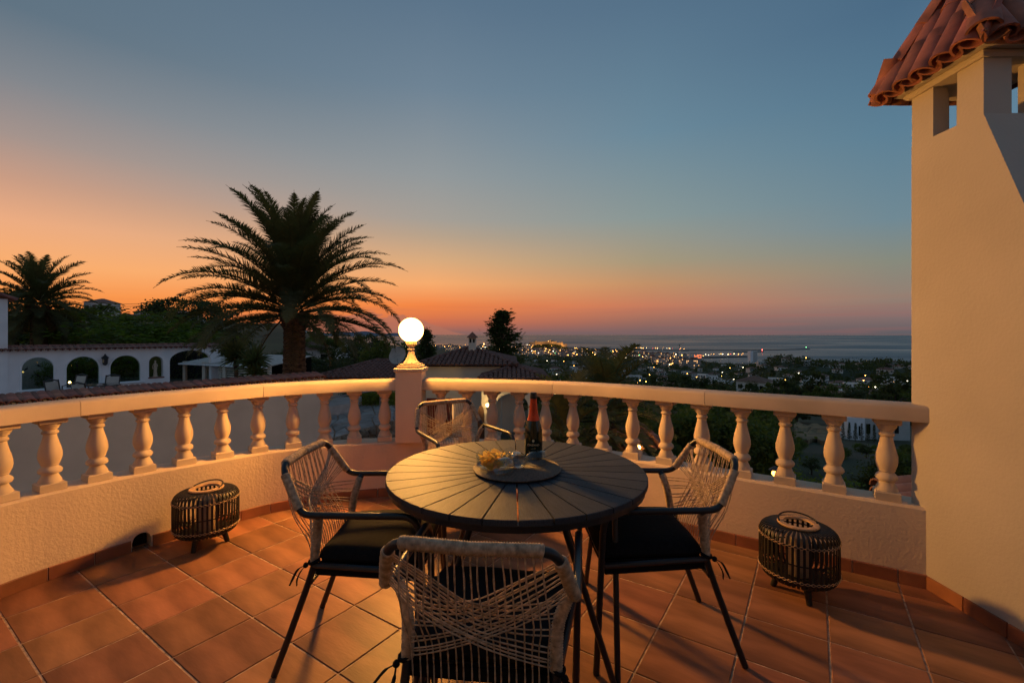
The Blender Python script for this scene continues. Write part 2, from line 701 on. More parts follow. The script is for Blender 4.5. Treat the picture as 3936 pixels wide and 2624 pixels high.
def build_balustrade():
    b = thing('terrace_balustrade', 'curved cream balustrade with turned balusters enclosing the terrace', 'balustrade', (-0.4, 3.9, 0))
    h0, h1 = HOLE
    hm, hw = (h0 + h1) / 2, (h1 - h0) / 2

    def zb(s):
        if s <= h0 or s >= h1:
            return -0.02
        u = (s - hm) / hw
        return 0.055 + 0.05 * math.sqrt(max(0, 1 - u * u))
    ss = sorted(set([WS[-1] * k / 130 for k in range(131)] + [h0 - 1e-4, h1 + 1e-4] + [h0 + (h1 - h0) * (k + .001) / 12.002 for k in range(13)]))
    mb = MB()

    def sec(s):
        z = ledge_z(s)
        base = zb(s)
        return [(0, base), (0.002, z - .012), (0.012, z), (0.195, z), (0.20, z - .01), (0.20, -3.6), (0.17, -3.6), (0.17, base)]
    sweep_section(mb, ss, sec)
    wl = part('dwarf_wall', mb, M['stucco'], b, True)
    # drain opening: black block stands in for the shade inside the scupper
    mb = MB()
    sweep_section(mb, [h0 + (h1 - h0) * k / 6 for k in range(7)], lambda s: [(0.10, -.004), (0.10, .13), (0.16, .13), (0.16, -.004)])
    part('drain_shade_fill', mb, M['black'], b, True)
    # rail
    ps = wall_s(1577, .08)
    for s0, s1 in ((0, ps - .10), (ps + .10, WS[-1])):
        mb = MB()
        w0, w1 = -0.015, 0.165

        def rsec(s):
            return [(w0, RAIL_B), (w0, RAIL_T - .018), (w0 + .005, RAIL_T - .007), (w0 + .018, RAIL_T), (w1 - .018, RAIL_T), (w1 - .005, RAIL_T - .007), (w1, RAIL_T - .018), (w1, RAIL_B)]
        nseg = max(1, round((s1 - s0) / 1.02))
        for q in range(nseg):
            mb = MB()
            u0, u1 = lerp(s0, s1, q / nseg) + .0012, lerp(s0, s1, (q + 1) / nseg) - .0012
            sweep_section(mb, [lerp(u0, u1, k / 14) for k in range(15)], rsec)
            part('handrail', mb, M['cast'], b, True, smooth='auto')
    # pillar
    pil = MB()
    px, py = -0.889, 4.012
    pil.box((px, py, .765), (.222, .222, .61))
    p = part('pillar', pil, M['stucco'], b, True)
    mb = MB().box((px, py, 1.083), (.25, .25, .034), bev=.008)
    part('pillar_cap', mb, M['cast'], p, True)
    # skirting tiles
    L = 0.205
    s = 0.3
    while s < WS[-1] - .03:
        e = min(s + L, WS[-1] - .012)
        if not (e > h0 - .02 and s < h1 + .02):
            segs = [(s, e)]
        else:
            segs = []
            if s < h0 - .03:
                segs.append((s, h0 - .004))
            if e > h1 + .03:
                segs.append((h1 + .004, e))
        for u, v in segs:
            mb = MB()
            sweep_section(mb, [lerp(u + .003, v - .003, k / 3) for k in range(4)],
                          lambda q: [(-0.011, .001), (-0.011, .070), (-.008, .074), (0.001, .074), (0.001, .001)])
            part('skirting_tile', mb, M['skirt'], wl, True)
        s = e
    # balusters
    prof = [(.054, .050), (.052, .062), (.043, .080), (.036, .097), (.035, .103), (.048, .108), (.054, .120), (.052, .133), (.044, .142), (.036, .150), (.035, .156), (.041, .160), (.041, .167),
            (.043, .172), (.050, .192), (.0535, .215), (.0525, .240), (.046, .272), (.0375, .305), (.031, .335), (.029, .352), (.036, .357), (.0385, .364), (.036, .371), (.031, .376), (.031, .384),
            (.039, .390), (.040, .397), (.046, .404), (.050, .418), (.052, .424)]
    mb = MB().lathe(prof, n=22)
    body = mb.mesh('baluster', smooth='auto')
    mb = MB().box((0, 0, .024), (.117, .117, .052), bev=.006)
    plinth = mb.mesh('plinth')
    mb = MB().box((0, 0, .441), (.122, .122, .036), bev=.005)
    cap = mb.mesh('abacus')
    for me in (body, plinth, cap):
        me.materials.append(M['cast'])
    pxs = [-2, 115, 223, 328, 423, 511, 593, 673, 746, 814, 884, 1013, 1073, 1131, 1193, 1253, 1316, 1384, 1453, 1530, 1612, 1704, 1803, 1915, 2036]
    ss = [wall_s(x * 3936 / 2352, .085) for x in pxs]
    ss = [ss[0] - .21 * k for k in range(4, 0, -1)] + ss
    for s in ss:
        q, nn = wall_pt(s, .085)
        z = ledge_z(s)
        sc_ = (RAIL_B - z + .002) / .459
        rl = root_loc(b)
        o = link('baluster', body, None, b)
        o.location = (q.x - rl[0], q.y - rl[1], z - .001 - rl[2])
        o.rotation_euler = (0, 0, math.atan2(nn.y, nn.x))
        o.scale = (1, 1, sc_)
        link('plinth', plinth, None, o)
        link('abacus', cap, None, o)


build_balustrade()

# ------------------------------------------------------------------ globe lamp on the pillar
M['globe'] = emit('lit_opal_globe', (1.0, 0.45, 0.09), 880)


def build_globe_lamp():
    x, y = -0.889, 4.012
    l = thing('globe_post_lamp', 'lit round globe lamp on a flared post on the balustrade pillar', 'lamp', (x, y, 1.10))
    mb = MB().box((x, y, 1.109), (.205, .205, .018), bev=.004).box((x, y, 1.125), (.175, .175, .016), bev=.004)
    part('base_plate', mb, M['lampmetal'], l, True)
    mb = MB().lathe([(.073, 1.132), (.074, 1.140), (.066, 1.148), (.052, 1.162), (.040, 1.185), (.031, 1.215), (.026, 1.245), (.026, 1.252), (.034, 1.256), (.034, 1.264), (.026, 1.268), (.028, 1.280),
                     (.040, 1.292), (.047, 1.300), (.048, 1.306), (.047, 1.308)], (x, y, 0), 24)
    st = part('stem', mb, M['lampmetal'], l, True, smooth='auto')
    mb = MB().lathe([(.046, 1.307), (.047, 1.312), (.047, 1.328), (.045, 1.330)], (x, y, 0), 24)
    part('collar', mb, M['lampmetal'], st, True, smooth='auto')
    mb = MB().box((x + .02, y - .068, 1.141), (.010, .012, .010), bev=.003)
    part('screw', mb, M['dark_metal'], st, True)
    mb = MB().sphere((x, y, 1.428), .1075, 28, 16)
    part('globe', mb, M['globe'], l, True, smooth=True)


build_globe_lamp()


# ------------------------------------------------------------------ barrel tile helper
def barrel_mesh(r0=.075, r1=.062, L=.30, th=.012, n=8, name='roof_tile'):
    """half-round clay tile along +Y (low end, wider, at y=0), convex up"""
    vs = []
    for y, r in ((0, r0), (L, r1)):
        for rr in (r, r - th):
            for k in range(n + 1):
                a = math.pi * k / n
                vs.append((rr * math.cos(a), y, rr * math.sin(a)))
    k1 = n + 1
    fs = []
    for i in range(n):
        fs.append((i, i + 1, 2 * k1 + i + 1, 2 * k1 + i)[::-1])
        fs.append((k1 + i, k1 + i + 1, 3 * k1 + i + 1, 3 * k1 + i))
        fs.append((i, i + 1, k1 + i + 1, k1 + i))
        fs.append((2 * k1 + i, 2 * k1 + i + 1, 3 * k1 + i + 1, 3 * k1 + i)[::-1])
    fs += [(0, k1, 3 * k1, 2 * k1), (n, 2 * k1 + n, 3 * k1 + n, k1 + n)]
    me = MB().add(vs, fs).mesh(name)
    me.polygons.foreach_set("use_smooth", [True] * len(me.polygons))
    try:
        me.set_sharp_from_angle(angle=R(40))
    except Exception:
        pass
    return me


def orient(o, loc, ydir, up):
    y = Vector(ydir).normalized()
    x = y.cross(Vector(up)).normalized()
    z = x.cross(y)
    m = Matrix((x, y, z)).transposed().to_4x4()
    m.translation = Vector(loc)
    o.matrix_local = m


# ------------------------------------------------------------------ chimney tower at the end of the balustrade
def build_chimney():
    X0, XF = 2.27, 2.66
    Y0, Y1 = 2.192, 2.586
    c = thing('chimney_tower', 'cream rendered chimney tower with open top and tiled hip roof', 'chimney', (2.47, 2.2, 0))
    mb = MB()
    # shaft with a shoulder leaning towards the house
    prof = [(Y1, -3.6), (Y1, 2.455), (Y0, 2.455), (2.017, 1.965), (1.31, 0.0), (1.31, -.3), (1.31, -3.6)]
    n = len(prof)
    vs = [(X0, y, z) for y, z in prof] + [(XF, y, z) for y, z in prof]
    fs = [tuple(range(n)), tuple(range(n, 2 * n))[::-1]] + [(i, n + i, n + (i + 1) % n, (i + 1) % n) for i in range(n)]
    mb.add(vs, fs)
    sh = part('shaft', mb, M['stucco_house'], c, True)
    for x in (X0 + .068, XF - .068):
        for y in (Y0 + .064, Y1 - .067):
            ox, oy = (-1 if x < 2.4 else 1), (-1 if y < 2.4 else 1)
            mb = MB().box((x + ox * .0275, y, 2.586), (.08, .13, .272)).box((x - ox * .0401, y + oy * .025, 2.586), (.0552, .08, .272))
            part('corner_post', mb, M['stucco_house'], c, True)
    mb = MB().box(((X0 + XF) / 2, (Y0 + Y1) / 2, 2.739), (XF - X0 + .05, Y1 - Y0 + .05, .036), bev=.012)
    part('top_slab', mb, M['stucco_house'], c, True)
    # roof: mortar core + barrel tiles + hip tiles
    cx, cy = (X0 + XF) / 2, (Y0 + Y1) / 2
    ov = .085
    ex, ey = (XF - X0) / 2 + ov, (Y1 - Y0) / 2 + ov
    ze, za = 2.745, 3.33
    mb = MB()
    k = .90
    mb.add([(cx - ex * k, cy - ey * k, ze + .03), (cx + ex * k, cy - ey * k, ze + .03), (cx + ex * k, cy + ey * k, ze + .03), (cx - ex * k, cy + ey * k, ze + .03), (cx, cy, za)],
           [(3, 2, 1, 0), (0, 1, 4), (1, 2, 4), (2, 3, 4), (3, 0, 4)])
    rf = part('roof', mb, M['mortar'], c, True)
    part('soffit', MB().box((cx, cy, ze + .018), (ex * 1.78, ey * 1.78, .020)), M['stucco_house'], c, True)
    rl = root_loc(c)
    L = .24
    cov = barrel_mesh(.066, .052, L, .012)
    und = barrel_mesh(.060, .050, L, .011)
    cov.materials.append(M['rooftile'])
    und.materials.append(M['rooftile'])
    random.seed(11)
    apex = Vector((cx, cy, za))
    for ux, uy, half, run in ((-1, 0, ey, ex), (1, 0, ey, ex), (0, -1, ex, ey), (0, 1, ex, ey)):
        out = Vector((ux, uy, 0))
        al = Vector((-uy, ux, 0))
        base = Vector((cx, cy, ze)) + out * run
        up_dir = (apex - base).normalized()
        nrm = al.cross(up_dir)
        if nrm.z < 0:
            nrm = -nrm
        slope_len = (apex - base).length
        n = 5
        for i in range(n):
            u = (-1 + (2 * i + 1) / n) * half
            reach = slope_len * (1 - abs(u) / half) + .05
            rows = max(1, int(reach / (L * .80) + .6))
            for r_ in range(rows):
                o = link('roof_tile', cov, None, rf)
                j = random.uniform(-.006, .006)
                orient(o, base + al * (u + j) + up_dir * (r_ * L * .80 - random.uniform(0, .015)) + nrm * (.012 + .010 * (r_ == 0)) - Vector(rl), up_dir + nrm * .04, nrm)
        for i in range(n + 1):
            u = (-1 + 2 * i / n) * half * .97
            reach = max(.12, slope_len * (1 - abs(u) / half))
            rows = max(1, int(reach / (L * .8) + .4))
            for r_ in range(rows):
                o = link('pan_tile', und, None, rf)
                orient(o, base + al * u + up_dir * (r_ * L * .8 - .012) + nrm * .058 - Vector(rl), up_dir, -nrm)
        # hips
    for hx, hy in ((-1, -1), (1, -1), (1, 1), (-1, 1)):
        b0 = Vector((cx + hx * ex, cy + hy * ey, ze + .045))
        d = (apex + Vector((0, 0, .06)) - b0)
        n_ = Vector((hx, hy, 1.1)).normalized()
        ln = d.length
        d.normalize()
        n_ = (n_ - d * n_.dot(d)).normalized()
        for r_ in range(int(ln / .19) + 1):
            o = link('hip_tile', cov, None, rf)
            o_loc = b0 + d * (r_ * .19 - .02) + n_ * .012
            orient(o, o_loc - Vector(rl), d + n_ * .05, n_)
    # skirting along its foot
    y = 2.483
    while y > 1.3:
        mb = MB().box((X0 - .0045, y - .10, .037), (.011, .196, .073), bev=.002)
        part('skirting_tile', mb, M['skirt'], sh, True)
        y -= .203


build_chimney()

# ------------------------------------------------------------------ the house the terrace belongs to, behind the camera
def build_home():
    h = thing('home_facade', 'cream rendered facade of the house behind the terrace', 'house', (0, -1.4, 0))
    part('wall', MB().box((-1.9, -1.55, 1.3), (3.4, .3, 2.9)).box((2.1, -1.55, 1.3), (3.0, .3, 2.9)).box((.2, -1.55, 2.5), (.8, .3, .5)), M['stucco_house'], h, True)
    part('door', MB().box((.2, -1.58, 1.1), (.78, .08, 2.2), bev=.02), M['wood'], h, True)


build_home()

# ------------------------------------------------------------------ table
TC = Vector((.021, 2.168, 0))
M['slat'] = mat('charcoal_wood_slat', (0.042, 0.049, 0.058), 0.58, 0.2, 30, 0.6, 70, stretch=(1, 14, 1), rnd=.15, bdist=.0014, spec=.13)


def build_table():
    t = thing('patio_table', 'round black slatted patio table with slender splayed legs', 'table', TC)
    n = 30
    for i in range(n):
        a0 = -math.pi / 2 + 2 * math.pi * i / n
        a1 = a0 + 2 * math.pi / n
        am = (a0 + a1) / 2
        gap = .0028
        # a wedge laid out along local +X, so that the grain runs out from the hub
        poly = []
        for r in (.10, .602):
            ha = math.pi / n - gap / r
            seq = [-ha, 0, ha] if r > .3 else [-ha, ha]
            if r < .3:
                seq = seq[::-1]
            poly += [(r * math.cos(q), r * math.sin(q)) for q in seq]
        poly = poly[2:] + poly[:2]
        mb = MB().prism(poly, .728, .750, .002)
        o = part('slat', mb, M['slat'], t)
        o.rotation_euler = (0, 0, am)
    ring = MB()
    prof = [(.56, .700), (.592, .700), (.592, .7275), (.56, .7275)]
    N = 60
    vs = [(r * math.cos(2 * math.pi * k / N), r * math.sin(2 * math.pi * k / N), z) for k in range(N) for r, z in prof]
    fs = [(k * 4 + j, ((k + 1) % N) * 4 + j, ((k + 1) % N) * 4 + (j + 1) % 4, k * 4 + (j + 1) % 4) for k in range(N) for j in range(4)]
    ring.add(vs, fs)
    part('rim', ring, M['frame'], t)
    mb = MB().lathe([(.13, .700), (.13, .7275)], n=30)
    part('hub', mb, M['frame'], t)
    for k in range(6):
        a = k * math.pi / 3 + .2
        mb = MB().box((.345 * math.cos(a), .345 * math.sin(a), .714), (.43, .03, .024), a)
        part('support_bar', mb, M['frame'], t)
    for k in range(4):
        a = math.pi / 4 + k * math.pi / 2
        ft = Vector((.545 * math.cos(a), .545 * math.sin(a), 0))
        mb = MB()
        for s in (-1, 1):
            b = a + s * .42
            top = Vector((.46 * math.cos(b), .46 * math.sin(b), .705))
            side = Vector((-math.sin(a), math.cos(a), 0)) * (.014 * s)
            mb.sweep([ft + side + Vector((0, 0, .004)), ft + side + Vector((0, 0, .03)), lerp(ft + side, top, .9), top], .0125, 10)
        part('leg', mb, M['frame'], t, smooth='auto')
        g = MB().lathe([(.017, 0), (.018, .008), (.016, .02)], (ft.x, ft.y, 0), 10)
        part('foot_cap', g, M['frame'], t)


build_table()


# ------------------------------------------------------------------ rope armchairs
def wrap_radii(pts, r, pitch=.0072):
    """resample a path so that the wound cord shows as ridges"""
    P = [Vector(p) for p in pts]
    L = [0]
    for a, b in zip(P, P[1:]):
        L.append(L[-1] + (b - a).length)
    n = int(L[-1] / pitch) * 2
    out, rad = [], []
    for k in range(n + 1):
        s = L[-1] * k / n
        for i in range(len(P) - 1):
            if s <= L[i + 1] + 1e-9:
                out.append(P[i].lerp(P[i + 1], (s - L[i]) / max(1e-9, L[i + 1] - L[i])))
                break
        rad.append(r + (.0024 if k % 2 else -.0012) + .0005 * math.sin(k * 2.3))
    return out, rad


def build_chair(label):
    ch = thing('rope_armchair', label, 'chair', group='rope armchairs around the slatted table')
    tr = .0135
    half = [(.285, .222, .585), (.286, .215, .625), (.286, .195, .655), (.285, .165, .668), (.283, .12, .670), (.276, -.10, .670), (.272, -.20, .670), (.270, -.240, .675), (.264, -.265, .692),
            (.252, -.292, .735), (.236, -.325, .792), (.226, -.340, .818), (.210, -.352, .838), (.185, -.360, .849), (.15, -.364, .852), (0, -.374, .852)]
    right = spline(half, 5)
    full = right + [Vector((-p.x, p.y, p.z)) for p in reversed(right[:-1])]
    part('arm_and_back_frame', MB().sweep(full, tr, 12), M['frame'], ch, smooth=True)
    for s in (-1, 1):
        mb = MB().sweep([(s * .275, .248, .004), (s * .285, .222, .59)], tr, 12)
        part('leg', mb, M['frame'], ch, smooth='auto')
        rear = spline([(s * .235, -.382, .004), (s * .226, -.31, .20), (s * .216, -.235, .42), (s * .214, -.224, .50), (s * .220, -.212, .58), (s * .246, -.198, .645), (s * .262, -.19, .664)], 6)
        mb = MB().sweep(rear, tr, 12)
        lg = part('leg', mb, M['frame'], ch, smooth='auto')
        low = [p for p in rear if .455 < p.z < .655]
        P, Q = wrap_radii(low, tr + .0035)
        part('rope_winding', MB().sweep(P, Q, 10), M['rope'], ch, smooth=True)
        upw = [Vector((s * p.x, p.y, p.z)) for p in right if .690 < p.z < .822 and p.y < -.2]
        P, Q = wrap_radii(upw, tr + .0035)
        part('rope_winding', MB().sweep(P, Q, 10), M['rope'], ch, smooth=True)
    top = [p for p in full if p.z > .8485]
    P, Q = wrap_radii(top, tr + .0035)
    part('rope_winding', MB().sweep(P, Q, 10), M['rope'], ch, smooth=True)
    # seat frame and cushion
    z = .445
    seatp = [(-.218, -.228, z), (.218, -.228, z), (.276, .215, z), (-.276, .215, z)]
    mb = MB()
    for a, b in list(zip(seatp, seatp[1:] + seatp[:1]))[1:]:
        mb.sweep([a, b], .012, 8)
    mb.sweep([(-.224, -.240, .378), (.224, -.240, .378)], .011, 8)
    for x in (-.1, 0, .1):
        mb.box((x, 0, z), (.03, .43, .008))
    part('seat_frame', mb, M['frame'], ch)
    part('seat_panel', MB().prism([(-.212, -.222), (.212, -.222), (.262, .208), (-.262, .208)], .402, .437, .004), M['cushion'], ch)
    # cushion: rounded slab, a little domed
    vs, fs = [], []
    nx, ny = 16, 16
    for lay in (0, 1):
        for j in range(ny + 1):
            for i in range(nx + 1):
                u, v = -1 + 2 * i / nx, -1 + 2 * j / ny
                r = max(abs(u), abs(v))
                e = (1 - r ** 6)
                k = 1 - .03 * (1 - e) - .05 * (abs(u * v) ** 5)
                y = .004 + v * .236 * k
                hw = lerp(.226, .262, (v + 1) / 2)
                zz = .474 + (1 if lay else -1) * (.038 * (max(0, e) ** .45) + .002) + (.006 * (1 - u * u) * (1 - v * v) + .0025 * math.sin(u * 5 + v * 3)) * lay
                vs.append((u * hw * k, y, zz))
    k1 = (nx + 1) * (ny + 1)
    for j in range(ny):
        for i in range(nx):
            a = j * (nx + 1) + i
            fs.append((a, a + nx + 1, a + nx + 2, a + 1))
            fs.append((k1 + a, k1 + a + 1, k1 + a + nx + 2, k1 + a + nx + 1))
    bd = [i for i in range(nx + 1)] + [j * (nx + 1) + nx for j in range(1, ny + 1)] + [ny * (nx + 1) + i for i in range(nx - 1, -1, -1)] + [j * (nx + 1) for j in range(ny - 1, 0, -1)]
    for a, b in zip(bd, bd[1:] + bd[:1]):
        fs.append((a, b, k1 + b, k1 + a))
    cu = part('cushion', MB().add(vs, fs), M['cushion'], ch, smooth=True)
    pip = [Vector(vs[k1 + q]) + Vector((0, 0, -.022)) for q in bd]
    part('piping', MB().sweep(pip, .0035, 5, True), M['cushion'], cu, smooth=True)
    for s in (-1, 1):
        mb = MB()
        mb.sweep(spline([(s * .20, -.215, .468), (s * .214, -.243, .462), (s * .232, -.24, .458), (s * .235, -.222, .462), (s * .215, -.205, .468)], 4), .005, 6, flat=1.6)
        mb.sphere((s * .238, -.252, .455), .011, 8, 6)
        mb.sweep(spline([(s * .238, -.252, .455), (s * .262, -.272, .450), (s * .285, -.282, .425), (s * .300, -.288, .405)], 4), [.003] * 4 + [.006] * 6 + [.0045] * 3, 6, flat=.4)
        mb.sweep(spline([(s * .238, -.252, .455), (s * .236, -.272, .430), (s * .242, -.285, .400), (s * .238, -.288, .372)], 4), [.003] * 4 + [.006] * 6 + [.0045] * 3, 6, flat=.4)
        part('cushion_tie', mb, M['cushion'], ch, smooth=True)
    # cords
    random.seed(7)
    rc = .0023

    def cord(P):
        Q = spline(P, 5)
        rad = [rc * (1 + .18 * math.sin(k * 1.9)) for k in range(len(Q))]
        part('cord', MB().sweep(Q, rad, 5), M['rope'], ch, smooth=True)
    n = 19
    for i in range(n):
        u = -1 + 2 * i / (n - 1)
        xt = u * .180
        xb = u * .192 + random.uniform(-.003, .003)
        j = random.uniform(-.004, .004)
        cord([(xt, -.372, .846), (xt + j + u * .01, -.352 + .006 * (i % 2), .745), (lerp(xt, xb, .55) + u * .012 - j, -.318 - .007 * (i % 2), .635), (xb, -.262, .53), (xb, -.243, .447), (xb, -.240, .382)])
    upper = [p for p in right if .700 < p.z < .822 and p.y < -.2]
    lowp = [Vector(p) for p in spline([(.246, -.198, .645), (.220, -.212, .58), (.214, -.224, .50), (.215, -.228, .462)], 5)]
    m = 11
    for s in (-1, 1):
        for i in range(m):
            t = i / (m - 1)
            A = upper[int((1 - t) * (len(upper) - 1))]
            B = lowp[int(t * (len(lowp) - 1))]
            A = Vector((s * A.x, A.y - .002, A.z))
            B = Vector((-s * B.x, B.y, B.z))
            zm = lerp(lerp(A.z, B.z, .5), .665 - .085 * t, .65)
            w = random.uniform(-.004, .004)
            cord([A, (A.x * .55, -.318 + .004 * s, lerp(A.z, zm, .52) + w), (0 + w * 3, -.322 + .005 * s, zm), (B.x * .55, -.285, lerp(zm, B.z, .50) - w), B])
    return ch


CHL = ['rope back armchair seen from behind at the near side of the table',
       'rope back armchair on the lamp side of the table beside the wall drain',
       'rope back armchair on the chimney side of the table',
       'rope back armchair beyond the table in front of the balustrade pillar']
chair0 = build_chair(CHL[0])
CHP = [((-.062, 1.515), -7), ((-.585, 2.085), -90), ((.592, 2.135), 90), ((-.346, 3.313), 212)]
for k_, ((x_, y_), a_) in enumerate(CHP):
    c_ = chair0 if k_ == 0 else dup(chair0)
    c_.location = (x_, y_, 0)
    c_.rotation_euler = (0, 0, R(a_))
    c_["label"] = CHL[k_]


# ------------------------------------------------------------------ rattan lanterns
def build_lantern(label, loc, rz):
    l = thing('rattan_lantern', label, 'lantern', loc, rz, 'rattan floor lanterns')
    Rb = .185

    def rib_path(z_lo=.092, z_hi=.368, r_in=.080):
        P = [(r_in + .02, z_lo + .003), (.14, z_lo), (.168, .104), (.181, .128), (Rb, .16), (Rb, .30), (.181, .333), (.168, .352), (.14, .364), (r_in, z_hi)]
        return spline([(r, 0, z) for r, z in P], 3)
    n = 46
    rp = rib_path()
    me = MB()
    # flat strip of cane: cross-section 9 x 4 mm
    vs, fs = [], []
    for i, p in enumerate(rp):
        t = (rp[min(i + 1, len(rp) - 1)] - rp[max(i - 1, 0)]).normalized()
        nn = Vector((t.z, 0, -t.x))
        for w, h in ((-.0060, -.002), (.0060, -.002), (.0060, .002), (-.0060, .002)):
            q = p + nn * h
            vs.append((q.x, w, q.z))
    for i in range(len(rp) - 1):
        for k in range(4):
            j = (k + 1) % 4
            fs.append((i * 4 + k, i * 4 + j, i * 4 + 4 + j, i * 4 + 4 + k))
    rib = me.add(vs, fs).mesh('rib', smooth='auto')
    rib.materials.append(M['rattan'])
    for k in range(n):
        o = link('rib', rib, None, l)
        o.rotation_euler = (0, 0, 2 * math.pi * k / n)
    for z, r in ((.128, .176), (.312, .180), (.098, .11), (.366, .088), (.22, .180)):
        mb = MB().sweep([(r * math.cos(a * math.pi / 20), r * math.sin(a * math.pi / 20), z) for a in range(40)], .004, 6, True)
        part('hoop', mb, M['rattan'], l, smooth=True)
    # zig-zag lacing of pale cane
    for zc in (.140, .316):
        for ph in (0, 1):
            pts = []
            for k in range(n):
                a = 2 * math.pi * (k + .5) / n
                r = Rb + .0045
                pts.append((r * math.cos(a), r * math.sin(a), zc + (.007 if (k + ph) % 2 else -.007)))
            part('lacing', MB().sweep(pts, .0018, 4, True), M['cane'], l)
    # flat cane collar
    mb = MB()
    N = 36
    sec = [(.068, .372), (.098, .371), (.100, .376), (.096, .381), (.070, .381)]
    vs = [(r * math.cos(2 * math.pi * k / N), r * math.sin(2 * math.pi * k / N), z) for k in range(N) for r, z in sec]
    m = len(sec)
    mb.add(vs, [(k * m + j, ((k + 1) % N) * m + j, ((k + 1) % N) * m + (j + 1) % m, k * m + (j + 1) % m) for k in range(N) for j in range(m)])
    part('collar_ring', mb, M['cane'], l, smooth='auto')
    hp = [(.092 * math.cos(a * math.pi / 14) * 1.0, .092 * math.sin(a * math.pi / 14), .386 + .016 * math.sin(a * math.pi / 14)) for a in range(15)]
    part('carry_handle', MB().sweep([(.094, 0, .376)] + hp + [(-.094, 0, .376)], .0042, 6), M['rattan'], l, smooth=True)
    mb = MB().lathe([(.056, .106), (.058, .112), (.058, .304), (.052, .312), (.012, .306), (.004, .306)], n=24)
    cd = part('candle', mb, M['candle'], l, smooth='auto')
    part('wick', MB().lathe([(.0015, .306), (.0015, .322)], n=6), M['black'], cd)
    part('tray', MB().lathe([(.13, .094), (.13, .104)], n=28), M['rattan'], l)
    for k in range(3):
        a = R(-85) + k * 2 * math.pi / 3
        d = Vector((math.cos(a), math.sin(a), 0))
        mb = MB().sweep([d * .085 + Vector((0, 0, .112)), d * .118 + Vector((0, 0, .002))], [.019, .0145], 10)
        part('leg', mb, M['rattan'], l, smooth='auto')
    return l


build_lantern('black rattan lantern standing beside the small wall drain', (-2.02, 3.01, 0), R(-8))
build_lantern('black rattan lantern standing near the foot of the chimney tower', (1.54, 2.45, 0), R(-12))


# ------------------------------------------------------------------ things on the table
M['glass'] = glass('clear_glass', (.93, .95, .94))
M['bottle'] = mat('dark_green_bottle', (.010, .017, .006), .07, .1)
M['wine'] = mat('dark_wine', (.03, .03, .004), .15, .1)
M['foil'] = mat('red_foil', (.60, .07, .02), .32, .12, 30, .4, 60, metal=.55)
M['bottletop'] = mat('black_foil', (.01, .01, .011), .35, .1)
M['print'] = mat('pale_print', (.62, .52, .34), .5, .05)
M['printdark'] = mat('dark_print', (.05, .01, .008), .5, .05)
M['mat'] = mat('woven_mat', (.14, .09, .06), .7, .3, 120, .5, 300)
M['crisp'] = mat('potato_crisp', (.90, .66, .17), .6, .12, 40, .4, 90, rnd=.12)


def see_through_crisps():
    N, L = M['crisp'].node_tree.nodes, M['crisp'].node_tree.links
    t = N.new('ShaderNodeBsdfTranslucent')
    t.inputs[0].default_value = (.95, .68, .16, 1)
    mx = N.new('ShaderNodeMixShader')
    mx.inputs[0].default_value = .45
    L.new(N['Principled BSDF'].outputs[0], mx.inputs[1])
    L.new(t.outputs[0], mx.inputs[2])
    L.new(mx.outputs[0], N['Material Output'].inputs[0])


see_through_crisps()
ZT = .7505


def text_mesh(body, size):
    cu = bpy.data.curves.new('lettering', 'FONT')
    cu.body = body
    cu.size = size
    cu.align_x = 'CENTER'
    cu.extrude = 0
    o = bpy.data.objects.new('lettering', cu)
    COL.objects.link(o)
    dg = bpy.context.evaluated_depsgraph_get()
    me = bpy.data.meshes.new_from_object(o.evaluated_get(dg))
    bpy.data.objects.remove(o)
    vs = [tuple(v.co) for v in me.vertices]
    fs = [tuple(p.vertices) for p in me.polygons]
    bpy.data.meshes.remove(me)
    return vs, fs


